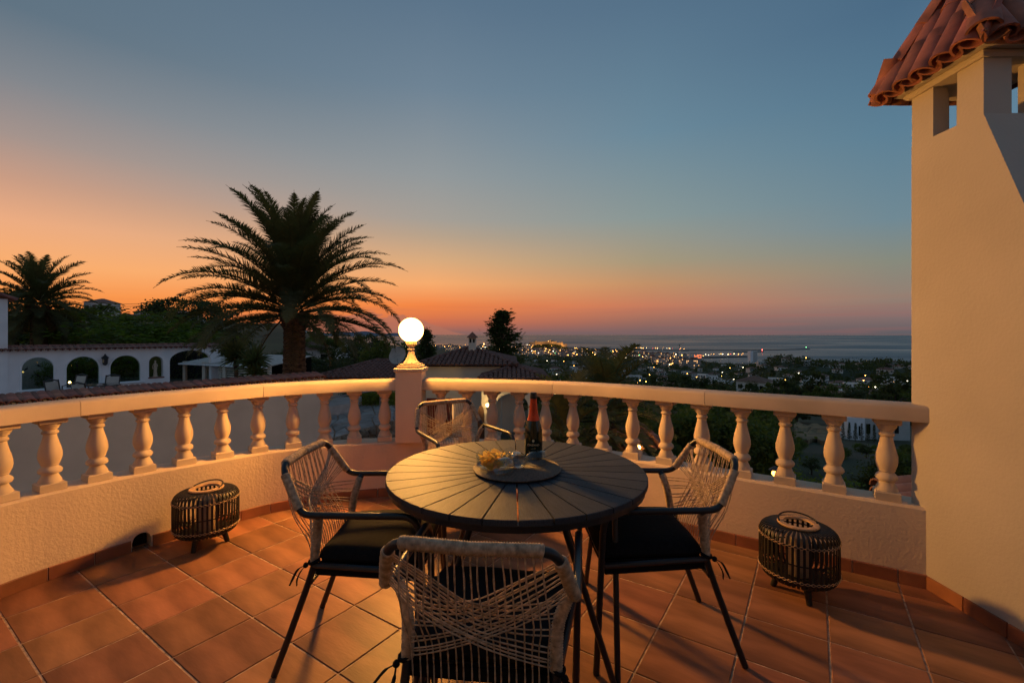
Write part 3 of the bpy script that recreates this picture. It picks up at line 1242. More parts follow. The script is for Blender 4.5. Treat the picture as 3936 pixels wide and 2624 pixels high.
def build_table_things():
    mc = Vector((TC.x + .003, TC.y - .018, 0))
    t = thing('round_mat', 'round brown woven mat in the middle of the slatted table', 'mat', (mc.x, mc.y, ZT))
    mb = MB()
    mb.lathe([(.19, .0), (.20, .002), (.20, .008)], n=48)
    part('base', mb, M['black'], t)
    mb = MB()
    prof = []
    r = .206
    prof.append((.206, .008))
    prof.append((.207, .012))
    k = 0
    while r > .004:
        prof.append((r, .0145 if k % 2 else .0125))
        r -= .0032
        k += 1
    mb.lathe(prof, n=64)
    part('woven_top', mb, M['mat'], t, smooth='auto')
    zm = ZT + .0148

    # bottle
    bp = Vector((.108, 2.285, zm))
    b = thing('wine_bottle', 'dark sparkling wine bottle with orange red neck foil on the mat', 'bottle', bp, R(-8))
    prof = [(.036, 0), (.0435, .003), (.0445, .010), (.0445, .128), (.0435, .145), (.040, .163), (.034, .183), (.0272, .205), (.0225, .226), (.0190, .250), (.0165, .275), (.0152, .296), (.0150, .300)]
    part('body', MB().lathe(prof, n=36), M['bottle'], b, smooth='auto')
    part('wine_fill', MB().lathe([(r * .90, z * .985 + .004) for r, z in prof[:9]], n=30), M['wine'], b, smooth='auto')
    fo = [(.0302, .196), (.0278, .2055), (.0232, .226), (.0197, .250), (.0172, .275), (.0159, .297), (.0160, .306)]
    rr = []
    for r, z in fo:
        rr.append((r + .0008, z))
    mb = MB()
    mb.lathe(rr, n=32, cap=False)
    part('neck_foil', mb, M['foil'], b, smooth=True)
    part('top_ring', MB().lathe([(.0150, .300), (.0172, .304), (.0178, .312), (.0172, .318), (.0162, .322), (.0165, .328), (.0158, .334), (.0120, .3345)], n=28), M['bottletop'], b, smooth='auto')

    def wrap(vs, rad, z0, th0):
        out = []
        for x, y, z in vs:
            th = th0 + x / rad
            out.append((rad * math.cos(th), rad * math.sin(th), z0 + y))
        return out
    th = -math.pi / 2 + R(4)
    vs, fs = text_mesh("CINZANO", .0135)
    part('brand_lettering', MB().add(wrap(vs, .0449, .075, th), fs), M['print'], b)
    # small shield emblem above the name
    em = [(-.004, .0), (-.0055, .004), (-.005, .010), (-.003, .0085), (-.0022, .013), (0, .010), (.0022, .013), (.003, .0085), (.005, .010), (.0055, .004), (.004, .0), (0, -.003)]
    part('emblem', MB().add(wrap([(x, y, 0) for x, y in em], .0449, .096, th), [tuple(range(len(em)))]), M['print'], b)
    dots = MB()
    for k in range(7):
        x0 = -.012 + .0036 * k
        w = .0022 if k % 3 else .0012
        dots.add(wrap([(x0, 0, 0), (x0 + w, 0, 0), (x0 + w, .0022, 0), (x0, .0022, 0)], .0449, .061, th), [(0, 1, 2, 3)])
    part('label_marks', dots, M['print'], b)
    vs, fs = text_mesh("CINZANO", .013)
    rot = [(-y, x, z) for x, y, z in vs]
    o2 = []
    for x, y, z in rot:
        zz = .252 + y
        rad = interp(zz, [(.196, .0312), (.2055, .0288), (.226, .0242), (.250, .0207), (.275, .0182), (.297, .0169), (.306, .0170)])
        a = th + (x + .004) / rad
        o2.append((rad * math.cos(a), rad * math.sin(a), zz))
    part('neck_lettering', MB().add(o2, fs), M['printdark'], b)

    # bowl with crisps
    bw = Vector((-.088, 2.135, zm))
    t = thing('glass_bowl', 'cut glass bowl of crisps on the round mat', 'bowl', bw)
    n = 40
    prof = [(.055, .0), (.062, .002), (.074, .012), (.080, .030), (.082, .055), (.083, .066), (.0815, .0675), (.0798, .066), (.0785, .052), (.0762, .030), (.070, .014), (.058, .007), (.02, .006)]
    vs = []
    for q, (r, z) in enumerate(prof):
        for i in range(n):
            a = 2 * math.pi * i / n
            k = 1 + (.018 if i % 2 and q in (2, 3) else 0)
            vs.append((r * k * math.cos(a), r * k * math.sin(a), z))
    fs = [(q * n + i, q * n + (i + 1) % n, (q + 1) * n + (i + 1) % n, (q + 1) * n + i) for q in range(len(prof) - 1) for i in range(n)]
    fs += [tuple(range(n))[::-1], tuple(range((len(prof) - 1) * n, len(prof) * n))]
    part('bowl', MB().add(vs, fs), M['glass'], t, smooth='auto')
    random.seed(3)
    me = []
    for v in range(3):
        vs, fs = [], []
        nr, ns = 4, 12
        vs.append((0, 0, 0))
        for i in range(1, nr + 1):
            for k in range(ns):
                a = 2 * math.pi * k / ns
                r = .027 * i / nr * (1 + .12 * math.sin(2 * a + v) + .05 * math.sin(5 * a + v * 2))
                x, y = r * math.cos(a), r * math.sin(a) * .82
                vs.append((x, y, 14 * x * x - 7 * y * y + .0015 * math.sin(120 * x + v)))
        for k in range(ns):
            fs.append((0, 1 + k, 1 + (k + 1) % ns))
        for i in range(nr - 1):
            for k in range(ns):
                a, bq = 1 + i * ns + k, 1 + i * ns + (k + 1) % ns
                fs.append((a, a + ns, bq + ns, bq))
        m_ = MB().add(vs, fs).mesh('potato_crisp', smooth=True)
        m_.materials.append(M['crisp'])
        me.append(m_)
    spots = []
    for lay, (cnt, rad, z) in enumerate(((7, .036, .018), (8, .042, .031), (9, .046, .044), (7, .038, .056), (3, .018, .066))):
        for k in range(cnt):
            a = 2 * math.pi * k / cnt + lay * .7
            spots.append((rad * math.cos(a), rad * math.sin(a), z + random.uniform(-.004, .004)))
    for i, (x, y, z) in enumerate(spots):
        o = link('potato_crisp', me[i % 3])
        o.location = bw + Vector((x, y, z))
        o.rotation_euler = (random.uniform(-.6, .6), random.uniform(-.6, .6), random.uniform(0, 6.3))
        tag(o, 'thin yellow potato crisp heaped in the glass bowl', 'crisp', 'crisps in the glass bowl')

    # stemmed glasses lying on the mat
    gp = [(.002, .0), (.031, .0), (.032, .0015), (.028, .003), (.010, .0055), (.0045, .009), (.0036, .016), (.0036, .070), (.0050, .078), (.014, .086), (.027, .098), (.0355, .116), (.0385, .136),
          (.0375, .158), (.0345, .178), (.0338, .1785), (.0332, .178), (.0363, .157), (.0372, .136), (.0343, .1165), (.0258, .0995), (.012, .0885), (.002, .086)]
    gm = MB().lathe(gp, n=32).mesh('wine_glass', smooth='auto')
    gm.materials.append(M['glass'])
    specs = [((.000, 2.150), (1.0, .02), 'stemmed wine glass lying with its bowl under the bottle'),
             ((.045, 2.125), (-.55, -.62), 'stemmed wine glass lying with its rim beside the bowl of crisps'),
             ((-.010, 2.255), (.30, -1.0), 'stemmed wine glass lying between the bottle and the bowl')]
    for (x, y), (dx, dy), lb in specs:
        d = Vector((dx, dy, 0)).normalized()
        o = tag(link('wine_glass', gm), lb, 'wine glass', 'wine glasses lying on the mat')
        # lying: rests on the bowl and the foot rim
        zf, zb_ = .0325, .0388
        p0 = Vector((x, y, zm + zf)) - d * .0
        ax = Vector((d.x * .14, d.y * .14, zb_ - zf)).normalized()
        sd = Vector((0, 0, 1)).cross(ax).normalized()
        m_ = Matrix((sd, ax.cross(sd), ax)).transposed().to_4x4()
        m_.translation = p0 - ax * .02
        o.matrix_world = m_


build_table_things()
# ------------------------------------------------------------------ terrain, sea, far land
SEA = -96.0


def coast(az):
    return interp(az, [(-60, 5200), (-30, 4600), (-15, 4200), (-6, 3500), (0, 2900), (8, 2500), (15, 2200), (21, 1850), (25, 1650), (29, 1550), (33, 1500), (40, 1450), (70, 1400)])


def ground_z(x, y):
    d = math.hypot(x, y)
    az = math.degrees(math.atan2(x, y))
    dc = coast(az)
    near = [(0, -3.7), (24, -3.9), (40, -6.8), (70, -11.2), (120, -17.5), (200, -26), (300, -38)]
    if d <= 300:
        zv = interp(d, near)
    else:
        t = math.log(d / 300) / math.log(dc / 300)
        zv = -38 - (-SEA - 38 - .5) * min(t, 1)
        if t > 1:
            zv -= (d - dc) * .02
    zv += 30 * sstep(25, 31, az) * math.exp(-((d - 900) / 330) ** 2)
    zv += 40 * math.exp(-(((az - 4.4) / 2.3) ** 2)) * math.exp(-((d - 2560) / 150) ** 2)
    zl = interp(d, [(0, -1.5), (14, -1.4), (30, -1.35), (45, -1.6), (80, 0), (150, 3.5), (260, 6), (420, 3), (700, -22), (1500, -62), (3000, -88), (4500, SEA + .4), (6500, SEA - 40)])
    zl += 3 * sstep(60, 130, d) * sstep(-30, -42, az) * math.exp(-((d - 210) / 120) ** 2)
    w = sstep(-13, -27, az)
    z = zv * (1 - w) + zl * w
    if d > 60:
        z += .02 * min(d, 600) * noise.noise(Vector((x / 90, y / 90, 0))) * (1 if z > SEA + 6 else .1)
    return z


def build_terrain():
    azs = [-80 + 160 * k / 150 for k in range(151)]
    ds = [5.0]
    while ds[-1] < 7500:
        ds.append(ds[-1] * 1.075 + .3)
    vs = []
    for d in ds:
        for a in azs:
            x, y = d * math.sin(R(a)), d * math.cos(R(a))
            vs.append((x, y, ground_z(x, y)))
    n = len(azs)
    fs = [(i * n + j, i * n + j + 1, (i + 1) * n + j + 1, (i + 1) * n + j) for i in range(len(ds) - 1) for j in range(n - 1)]
    # apron under and behind the terrace
    mb = MB().add(vs, fs)
    mb.add([(-400, -400, -4.2), (400, -400, -4.2), (400, 3, -4.2), (-400, 3, -4.2)], [(0, 1, 2, 3)])
    o = struct('hillside', mb, M['ground'], 'dark wooded hillside falling away to the coast', smooth=True)
    # sea
    m = bpy.data.materials.new('sea_water')
    m.use_nodes = True
    N, L = m.node_tree.nodes, m.node_tree.links
    b = N['Principled BSDF']
    b.inputs['Base Color'].default_value = (.022, .065, .10, 1)
    b.inputs['Roughness'].default_value = .32
    b.inputs['IOR'].default_value = 1.33
    b.inputs['Specular Tint'].default_value = (.72, .88, 1.0, 1)
    tc = N.new('ShaderNodeTexCoord')
    mp = N.new('ShaderNodeMapping')
    mp.inputs['Scale'].default_value = (.0006, .0022, 1)
    L.new(tc.outputs['Object'], mp.inputs[0])
    nz = N.new('ShaderNodeTexNoise')
    nz.inputs['Scale'].default_value = 1.0
    nz.inputs['Detail'].default_value = 6
    L.new(mp.outputs[0], nz.inputs[0])
    mr = N.new('ShaderNodeMapRange')
    L.new(nz.outputs[0], mr.inputs[0])
    mr.inputs[1].default_value = .35
    mr.inputs[2].default_value = .65
    mr.inputs[3].default_value = .22
    mr.inputs[4].default_value = .48
    L.new(mr.outputs[0], b.inputs['Roughness'])
    n2 = N.new('ShaderNodeTexNoise')
    n2.inputs['Scale'].default_value = .06
    n2.inputs['Detail'].default_value = 3
    L.new(tc.outputs['Object'], n2.inputs[0])
    bp = N.new('ShaderNodeBump')
    bp.inputs['Strength'].default_value = .9
    bp.inputs['Distance'].default_value = 3.0
    L.new(n2.outputs[0], bp.inputs['Height'])
    L.new(bp.outputs[0], b.inputs['Normal'])
    vs, fs = [], []
    rr = [300, 1200, 3000, 6000, 12000, 25000, 50000, 95000]
    nn = 40
    for r in rr:
        for k in range(nn + 1):
            a = R(-85 + 170 * k / nn)
            vs.append((r * math.sin(a), r * math.cos(a), SEA))
    for i in range(len(rr) - 1):
        for k in range(nn):
            fs.append((i * (nn + 1) + k, i * (nn + 1) + k + 1, (i + 1) * (nn + 1) + k + 1, (i + 1) * (nn + 1) + k))
    struct('sea', MB().add(vs, fs), m, 'calm grey blue sea reaching to the horizon')
    # faint far coast across the bay
    mh = mat('far_coast', (.16, .17, .22), 1.0, .05, .0002)
    prof = []
    vs, fs = [], []
    random.seed(2)
    D = 26000
    K = 40
    for k in range(K + 1):
        a = -28 + 18.5 * k / K
        h = 330 * math.sin(math.pi * k / K) ** .7 * (.6 + .55 * noise.noise(Vector((k * .21, 3, 0)))) + 15
        for dd, hh in ((0, SEA - 5), (1200, SEA + h), (3500, SEA - 5)):
            r = D + dd
            vs.append((r * math.sin(R(a)), r * math.cos(R(a)), hh))
    for k in range(K):
        for j in range(2):
            fs.append((k * 3 + j, (k + 1) * 3 + j, (k + 1) * 3 + j + 1, k * 3 + j + 1))
    struct('distant_hills', MB().add(vs, fs), mh, 'faint hills of the far shore across the bay')


build_terrain()


# ------------------------------------------------------------------ foliage helpers
def leaf_cloud(mb, c, rad, nclump, nleaf, size, rng, shell=.55, flat=.8, clump_r=.32, aspect=1.0):
    """leaf-sized quads gathered in clumps through an ellipsoid crown"""
    cl = []
    while len(cl) < nclump:
        p = Vector((rng.uniform(-1, 1), rng.uniform(-1, 1), rng.uniform(-1, 1)))
        if shell < p.length < 1.0:
            cl.append((p, rng.uniform(.6, 1.25)))
    vs, fs = [], []
    for i in range(nleaf):
        q, sc_ = cl[i % nclump]
        e = Vector((rng.gauss(0, .5), rng.gauss(0, .5), rng.gauss(0, .5 * flat))) * clump_r * sc_
        p = q + e
        P = Vector((c[0] + p.x * rad[0], c[1] + p.y * rad[1], c[2] + p.z * rad[2]))
        s = size * rng.uniform(.6, 1.35)
        u = Vector((rng.gauss(0, 1), rng.gauss(0, 1), rng.gauss(0, .7)))
        u.normalize()
        w = u.orthogonal().normalized()
        w = (w * math.cos(i) + u.cross(w) * math.sin(i)).normalized()
        o = len(vs)
        vs += [P - u * s * aspect, P + w * s * .5, P + u * s * aspect, P - w * s * .5]
        fs.append((o, o + 1, o + 2, o + 3))
    mb.add(vs, fs)


def trunk_mb(h, r, rng, limbs=5, spread=1.5, top=None):
    mb = MB()
    P = [Vector((0, 0, -.6)), Vector((rng.uniform(-.1, .1) * h * .3, rng.uniform(-.1, .1) * h * .3, h * .5)), Vector((rng.uniform(-.1, .1) * h * .3, 0, h))]
    Q = spline(P, 4)
    mb.sweep(Q, [lerp(r, r * .5, i / (len(Q) - 1)) for i in range(len(Q))], 7)
    for k in range(limbs):
        a = 2 * math.pi * k / limbs + rng.uniform(-.4, .4)
        b = Q[int(len(Q) * rng.uniform(.55, .85))]
        e = b + Vector((math.cos(a) * spread, math.sin(a) * spread, rng.uniform(.4, 1.0) * spread))
        mb.sweep([b, b.lerp(e, .5) + Vector((0, 0, .12 * spread)), e], [r * .42, r * .3, r * .12], 5)
    return mb


TREES = {}


def tree_kind(key, crown_c, rad, ncl, nl, size, leaf, th, tr, seed, limbs=5, spread=1.6, shell=.45, **kw):
    rng = random.Random(seed)
    t = trunk_mb(th, tr, rng, limbs, spread).mesh('trunk', smooth=True)
    t.materials.append(M['bark'])
    mb = MB()
    leaf_cloud(mb, crown_c, rad, ncl, nl, size, rng, shell, **kw)
    c = mb.mesh('crown')
    c.materials.append(M[leaf])
    TREES[key] = (t, c)


# unit trees about 6 m tall
tree_kind('round', (0, 0, 4.0), (2.7, 2.7, 2.2), 44, 6500, .125, 'leaf', 3.2, .22, 21)
tree_kind('olive', (0, 0, 3.4), (2.6, 2.6, 1.7), 34, 5200, .115, 'leaf_dark', 2.6, .24, 22, clump_r=.36)
tree_kind('pine', (0, 0, 5.0), (3.0, 3.0, 1.5), 36, 6000, .12, 'leaf_pine', 4.6, .24, 23, limbs=7, spread=2.0, clump_r=.30)
tree_kind('bushy', (0, 0, 2.6), (2.5, 2.5, 2.3), 52, 7500, .12, 'leaf_bright', 1.6, .18, 24)
tree_kind('far_a', (0, 0, 3.8), (2.9, 2.9, 2.5), 24, 1300, .28, 'leaf_dark', 3.0, .25, 25)
tree_kind('far_b', (0, 0, 4.4), (2.4, 2.4, 2.8), 22, 1200, .28, 'leaf_pine', 3.0, .25, 26)
tree_kind('far_c', (0, 0, 3.2), (3.2, 3.2, 2.0), 24, 1300, .28, 'leaf', 2.4, .25, 27)


def conifer(key, h, r, n, leaf, seed, size=.16):
    rng = random.Random(seed)
    t = MB().sweep([(0, 0, -.6), (0, 0, h * .5), (0, 0, h * .97)], [r * .09, r * .06, r * .015], 7).mesh('trunk', smooth=True)
    t.materials.append(M['bark'])
    mb = MB()
    vs, fs = [], []
    br = []
    z = h * .10
    while z < h * .98:
        k = (1 - z / h)
        for q in range(rng.randint(5, 7)):
            a = rng.uniform(0, 6.283)
            L = r * (k ** .8) * rng.uniform(.65, 1.12) + .12
            br.append((a, z, L, rng.uniform(.05, .5)))
        z += h * .030
    for i in range(n):
        a, zz, L, up = br[i % len(br)]
        t_ = rng.uniform(.15, 1) ** .7
        P = Vector((math.cos(a) * L * t_, math.sin(a) * L * t_, zz + L * t_ * up)) + Vector((rng.gauss(0, .07), rng.gauss(0, .07), rng.gauss(0, .06))) * r
        u = Vector((math.cos(a) + rng.gauss(0, .6), math.sin(a) + rng.gauss(0, .6), rng.gauss(.5, .5))).normalized()
        w = u.orthogonal().normalized()
        s = size * rng.uniform(.6, 1.3)
        o = len(vs)
        vs += [P - u * s, P + w * s * .35, P + u * s, P - w * s * .35]
        fs.append((o, o + 1, o + 2, o + 3))
    c = mb.add(vs, fs).mesh('crown')
    c.materials.append(M[leaf])
    TREES[key] = (t, c)


conifer('cypress', 9.0, 2.6, 9000, 'leaf_pine', 31, .15)
conifer('slim', 7.0, .9, 1300, 'leaf_dark', 32, .16)


def plant(key, name, label, cat, loc, s=1.0, rz=0.0, group=None, sz=None):
    t = thing(name, label, cat, loc, rz, group)
    t.scale = (s, s, sz or s)
    tr, cr = TREES[key]
    link('trunk', tr, None, t)
    link('crown', cr, None, t)
    return t


# ------------------------------------------------------------------ palms
def frond_mesh(L, droop, lift, seed, nl=46, leafl=.42, width=.030, vee=.55):
    """a feather frond starting at the origin, heading along +X and up by lift"""
    rng = random.Random(seed)
    mb = MB()
    P = []
    p = Vector((0, 0, 0))
    ang = lift
    n = 14
    for i in range(n + 1):
        P.append(p.copy())
        t = i / n
        ang -= droop / n * (.35 + 1.3 * t)
        p = p + Vector((math.cos(ang), 0, math.sin(ang))) * (L / n)
    mb.sweep(P, [lerp(.035, .006, i / n) for i in range(n + 1)], 4)
    vs, fs = [], []
    for i in range(nl):
        t = .14 + .86 * i / (nl - 1)
        q = t * n
        k = min(int(q), n - 1)
        b = P[k].lerp(P[k + 1], q - k)
        tg = (P[k + 1] - P[k]).normalized()
        up = Vector((-tg.z, 0, tg.x))
        ll = leafl * (math.sin(math.pi * min(1, t * .93 + .10)) ** .55) * rng.uniform(.85, 1.12)
        for s in (-1, 1):
            d = (tg * .60 + Vector((0, s, 0)) * .78 + up * (vee * rng.uniform(.1, 1.25) - .2 * t)).normalized()
            d2 = (d + Vector((0, 0, -.28))).normalized()
            w = tg.cross(d).cross(d).normalized() * width * rng.uniform(.8, 1.2)
            o = len(vs)
            m_ = b + d * ll * .55
            vs += [b + w * .35, m_ + w * .5, b + d * ll * .55 + d2 * ll * .45, m_ - w * .5, b - w * .35]
            fs.append((o, o + 1, o + 2, o + 3, o + 4))
    mb.add(vs, fs)
    return mb


def palm(name, label, loc, trunk_h, trunk_r, L, nf, seed, lo=-35, hi=84, nl=46, leafl=.42, dry=6, full=True, width=.03):
    rng = random.Random(seed)
    t = thing(name, label, 'palm tree', loc)
    if full:
        mb = MB()
        n = int(trunk_h / .09)
        P, Q = [], []
        for i in range(n + 1):
            z = trunk_h * i / n
            r = trunk_r * (1.12 - .2 * min(1, i / n * 1.5)) * (1.05 if i % 2 else .97)
            if i > n - 7:
                r *= 1 + .07 * (i - n + 7)
            P.append((0, 0, z - .3))
            Q.append(r)
        mb.sweep(P, Q, 16)
        tk = part('trunk', mb, M['palmbark'], t, smooth='auto')
        # cut frond stubs under the crown
        for k in range(34):
            a = k * 2.399
            z = trunk_h - 1.0 + .022 * k
            d = Vector((math.cos(a), math.sin(a), 0))
            mb = MB().sweep([d * trunk_r * .85 + Vector((0, 0, z)), d * (trunk_r * 1.22) + Vector((0, 0, z + .17))], [.085, .05], 5, flat=.5)
            part('frond_stub', mb, M['palmbark'], tk)
    meshes = []
    kinds = 9
    for k in range(kinds):
        f = k / (kinds - 1)              # 0 = lowest ring, 1 = centre spear
        lift = R(lerp(lo, hi, f ** .8))
        droop = R(lerp(48, 40, f))  if lift < R(5) else R(lerp(88, 40, f))
        meshes.append([])
        for v in range(2):
            m_ = frond_mesh(L * lerp(.86, 1.0, math.sin(math.pi * min(1, .25 + f * .6))) * (1 if v else .93), droop * (1.2 if v else .85), lift, seed * 50 + k * 2 + v, nl, leafl, width).mesh('frond')
            m_.materials.append(M['frond'])
            meshes[-1].append(m_)
    for i in range(nf):
        f = i / (nf - 1)
        k = min(kinds - 1, int(f * kinds))
        o = link('frond', meshes[k][i % 2], None, t)
        a = i * 2.39996 + rng.uniform(-.2, .2)
        o.rotation_euler = (rng.uniform(-.12, .12), 0, a)
        r0 = trunk_r * lerp(.75, .1, f)
        o.location = (r0 * math.cos(a), r0 * math.sin(a), trunk_h + lerp(-.45, .55, f))
        s = rng.uniform(.88, 1.08)
        o.scale = (s, s, s)
    if dry:
        dm = frond_mesh(L * .48, R(46), R(-48), seed + 999, 26, leafl * .85, width).mesh('dry_frond')
        dm.materials.append(M['frond_dry'])
        for i in range(dry):
            a = i * 6.283 / dry + .4
            o = link('dry_frond', dm, None, t)
            o.rotation_euler = (0, 0, a)
            o.location = (trunk_r * math.cos(a), trunk_r * math.sin(a), trunk_h - .55)
    return t


pz = at(1132, 1175, 18.5)
palm('date_palm', 'tall feathery date palm with thick trunk rising behind the balustrade', (pz.x, 18.5, -1.6), pz.z + 1.6, .44, 4.75, 104, 5, lo=-2, hi=86, nl=140, leafl=.54, dry=4, width=.032)
pz = at(150, 1165, 31)
palm('date_palm', 'smaller date palm behind the white arcade house', (pz.x, 31, -1.5), pz.z + 1.5, .45, 3.7, 66, 9, lo=-42, hi=80, nl=80, leafl=.55, dry=10, width=.042)
pz = at(2330, 1590, 11.0)
palm('garden_palm', 'young palm with drooping fronds just below the balustrade', (pz.x, 11.0, -3.9), pz.z + 3.9, .20, 1.75, 34, 13, lo=-35, hi=70, nl=44, leafl=.40, dry=0, width=.034)
pz = at(2180, 1700, 9.0)
palm('garden_palm', 'low palm in the courtyard below the balustrade beside the arch', (pz.x, 9.0, -3.9), pz.z + 3.9, .16, 1.2, 26, 14, lo=-30, hi=70, nl=36, leafl=.32, dry=0, width=.03)


def yucca(label, px, py, Y, r, seed, nl=90):
    rng = random.Random(seed)
    c = at(px, py, Y)
    g = -1.35
    t = thing('yucca_plant', label, 'yucca', (c.x, Y, g))
    mb = MB().sweep([(0, 0, -.1), (.05, 0, (c.z - g) * .5), (0, 0, c.z - g)], [.09, .07, .06], 8)
    part('trunk', mb, M['bark'], t)
    for h in range(3):
        hx, hz = rng.uniform(-.3, .3) * r, rng.uniform(-.45, .25) * r
        mb = MB()
        vs, fs = [], []
        for i in range(nl):
            a = rng.uniform(0, 6.283)
            e = rng.uniform(-.5, 1.5)
            d = Vector((math.cos(a) * math.cos(e), math.sin(a) * math.cos(e), math.sin(e)))
            L = r * rng.uniform(.6, 1.0)
            b = Vector((hx, 0, c.z - g + hz))
            w = d.orthogonal().normalized() * .028
            m_ = b + d * L * .5
            tip = b + d * L + Vector((0, 0, -.18 * L * math.cos(e)))
            o = len(vs)
            vs += [b + w * .6, m_ + w, tip, m_ - w, b - w * .6]
            fs.append((o, o + 1, o + 2, o + 3, o + 4))
        part('leaf_rosette', mb.add(vs, fs), M['yucca'], t)


yucca('spiky yucca in front of the pale carport beside the palm trunk', 905, 1365, 15.0, .62, 41)
yucca('spiky yucca nearest the coping tiles beside the palm trunk', 975, 1400, 14.2, .66, 42)
# ------------------------------------------------------------------ walls with arched openings, laid along a ground line
class Line:
    def __init__(self, A, B):
        self.A = Vector(A)
        self.u = (Vector(B) - self.A)
        self.len = self.u.length
        self.u.normalize()
        n = Vector((self.u.y, -self.u.x))
        if n.dot(-self.A) < 0:
            n = -n
        self.n = n                     # towards the terrace

    def hit(self, sx):
        k = (sx - 1968) / F            # X = k Y
        return (k * self.A.y - self.A.x) / (self.u.x - k * self.u.y)

    def pt(self, s, out=0.0, z=0.0):
        p = self.A + self.u * s + self.n * out
        return Vector((p.x, p.y, z))

    def zof(self, sx, sy):
        p = self.pt(self.hit(sx))
        return EYE - (sy - 1285) / F * p.y


def arch_wall(line, s0, s1, z0, z1, holes, th=.25):
    """holes: (a, b, sill, spring, top) -- arched openings"""
    ss = {s0, s1}
    for a, b, si, sp, tp in holes:
        for k in range(15):
            ss.add(a + (b - a) * (.5 - .5 * math.cos(math.pi * k / 14)))
        ss.add(a - 1e-4)
        ss.add(b + 1e-4)
    ss = sorted(s for s in ss if s0 <= s <= s1)

    def at_s(s):
        for a, b, si, sp, tp in holes:
            if a - 1e-6 <= s <= b + 1e-6:
                u = (s - (a + b) / 2) / ((b - a) / 2)
                return si, sp + (tp - sp) * math.sqrt(max(0, 1 - u * u))
        return None
    mb = MB()

    def quad(p, q, r, t):
        mb.add([p, q, r, t], [(0, 1, 2, 3)])
    for a, b in zip(ss, ss[1:]):
        m = at_s((a + b) / 2)
        if m is None:
            seg = [((z0, z1), (z0, z1))]
        else:
            ha, hb = at_s(a), at_s(b)
            seg = [((ha[1], z1), (hb[1], z1))]
            if m[0] > z0 + .01:
                seg.append(((z0, ha[0]), (z0, hb[0])))
            quad(line.pt(a, 0, ha[1]), line.pt(b, 0, hb[1]), line.pt(b, -th, hb[1]), line.pt(a, -th, ha[1]))
            quad(line.pt(a, 0, ha[0]), line.pt(a, -th, ha[0]), line.pt(b, -th, hb[0]), line.pt(b, 0, hb[0]))
        for (la, ua), (lb, ub) in seg:
            quad(line.pt(a, 0, la), line.pt(b, 0, lb), line.pt(b, 0, ub), line.pt(a, 0, ua))
            quad(line.pt(a, -th, la), line.pt(a, -th, ua), line.pt(b, -th, ub), line.pt(b, -th, lb))
    for a, b, si, sp, tp in holes:
        for s in (a, b):
            quad(line.pt(s, 0, si), line.pt(s, 0, sp), line.pt(s, -th, sp), line.pt(s, -th, si))
    for s in (s0, s1):
        quad(line.pt(s, 0, z0), line.pt(s, 0, z1), line.pt(s, -th, z1), line.pt(s, -th, z0))
    quad(line.pt(s0, 0, z1), line.pt(s1, 0, z1), line.pt(s1, -th, z1), line.pt(s0, -th, z1))
    return mb


def arch_ring(line, a, b, si, sp, tp, w=.05, out=.03):
    """raised moulding round an arched opening"""
    P = []
    for k in range(17):
        t = math.pi * k / 16
        P.append(line.pt((a + b) / 2 - (b - a) / 2 * math.cos(t), out * .4, sp + (tp - sp) * math.sin(t)))
    P = [line.pt(a, out * .4, si)] + P + [line.pt(b, out * .4, si)]
    return MB().sweep(P, w, 6)


def coping(parent, line, s0, s1, z, pitch, r, L, m, tilt=.25, out=0.0, name='coping_tile'):
    me = barrel_mesh(r, r * .85, L, r * .18, 6, name)
    me.materials.append(m)
    s = s0
    rl = Vector(root_loc(parent))
    rng = random.Random(int(s1 * 100))
    while s <= s1:
        o = link(name, me, None, parent)
        up = Vector((-line.n.x, -line.n.y, tilt)).normalized()
        nrm = Vector((line.n.x * tilt, line.n.y * tilt, 1)).normalized()
        orient(o, line.pt(s, out + rng.uniform(-.01, .01), z) - rl, up, nrm)
        s += pitch


# grey garden wall with tile coping, just beyond the terrace
def build_grey_wall():
    k = 1.3
    A = ((20 - 1968) / F * 5.8 * k, 5.8 * k)
    B = ((1245 - 1968) / F * 9.4 * k, 9.4 * k)
    ln = Line(A, B)
    z = EYE - .86 * k
    t = thing('garden_wall', 'grey rendered garden wall capped with terracotta coping tiles', 'wall', (B[0], B[1], -1.5))
    s0 = -1.2
    mb = MB()
    p = [ln.pt(s0, 0, -4), ln.pt(ln.len, 0, -4), ln.pt(ln.len, -.28, -4), ln.pt(s0, -.28, -4)]
    q = [Vector((v.x, v.y, z - .02)) for v in p]
    mb.add(p + q, [(3, 2, 1, 0), (4, 5, 6, 7), (0, 1, 5, 4), (1, 2, 6, 5), (2, 3, 7, 6), (3, 0, 4, 7)])
    part('wall', mb, M['wallgrey'], t, True)
    coping(t, ln, s0, ln.len, z - .06, .185, .098, .46, M['rooftile'], .22, .10)
    coping(t, ln, s0 + .0925, ln.len, z - .045, .185, .07, .46, M['rooftile_dark'], .22, .06, 'pan_tile')
    return ln


build_grey_wall()


# white arcade house
M['pane'] = glass('clear_pane', (.80, .84, .80))


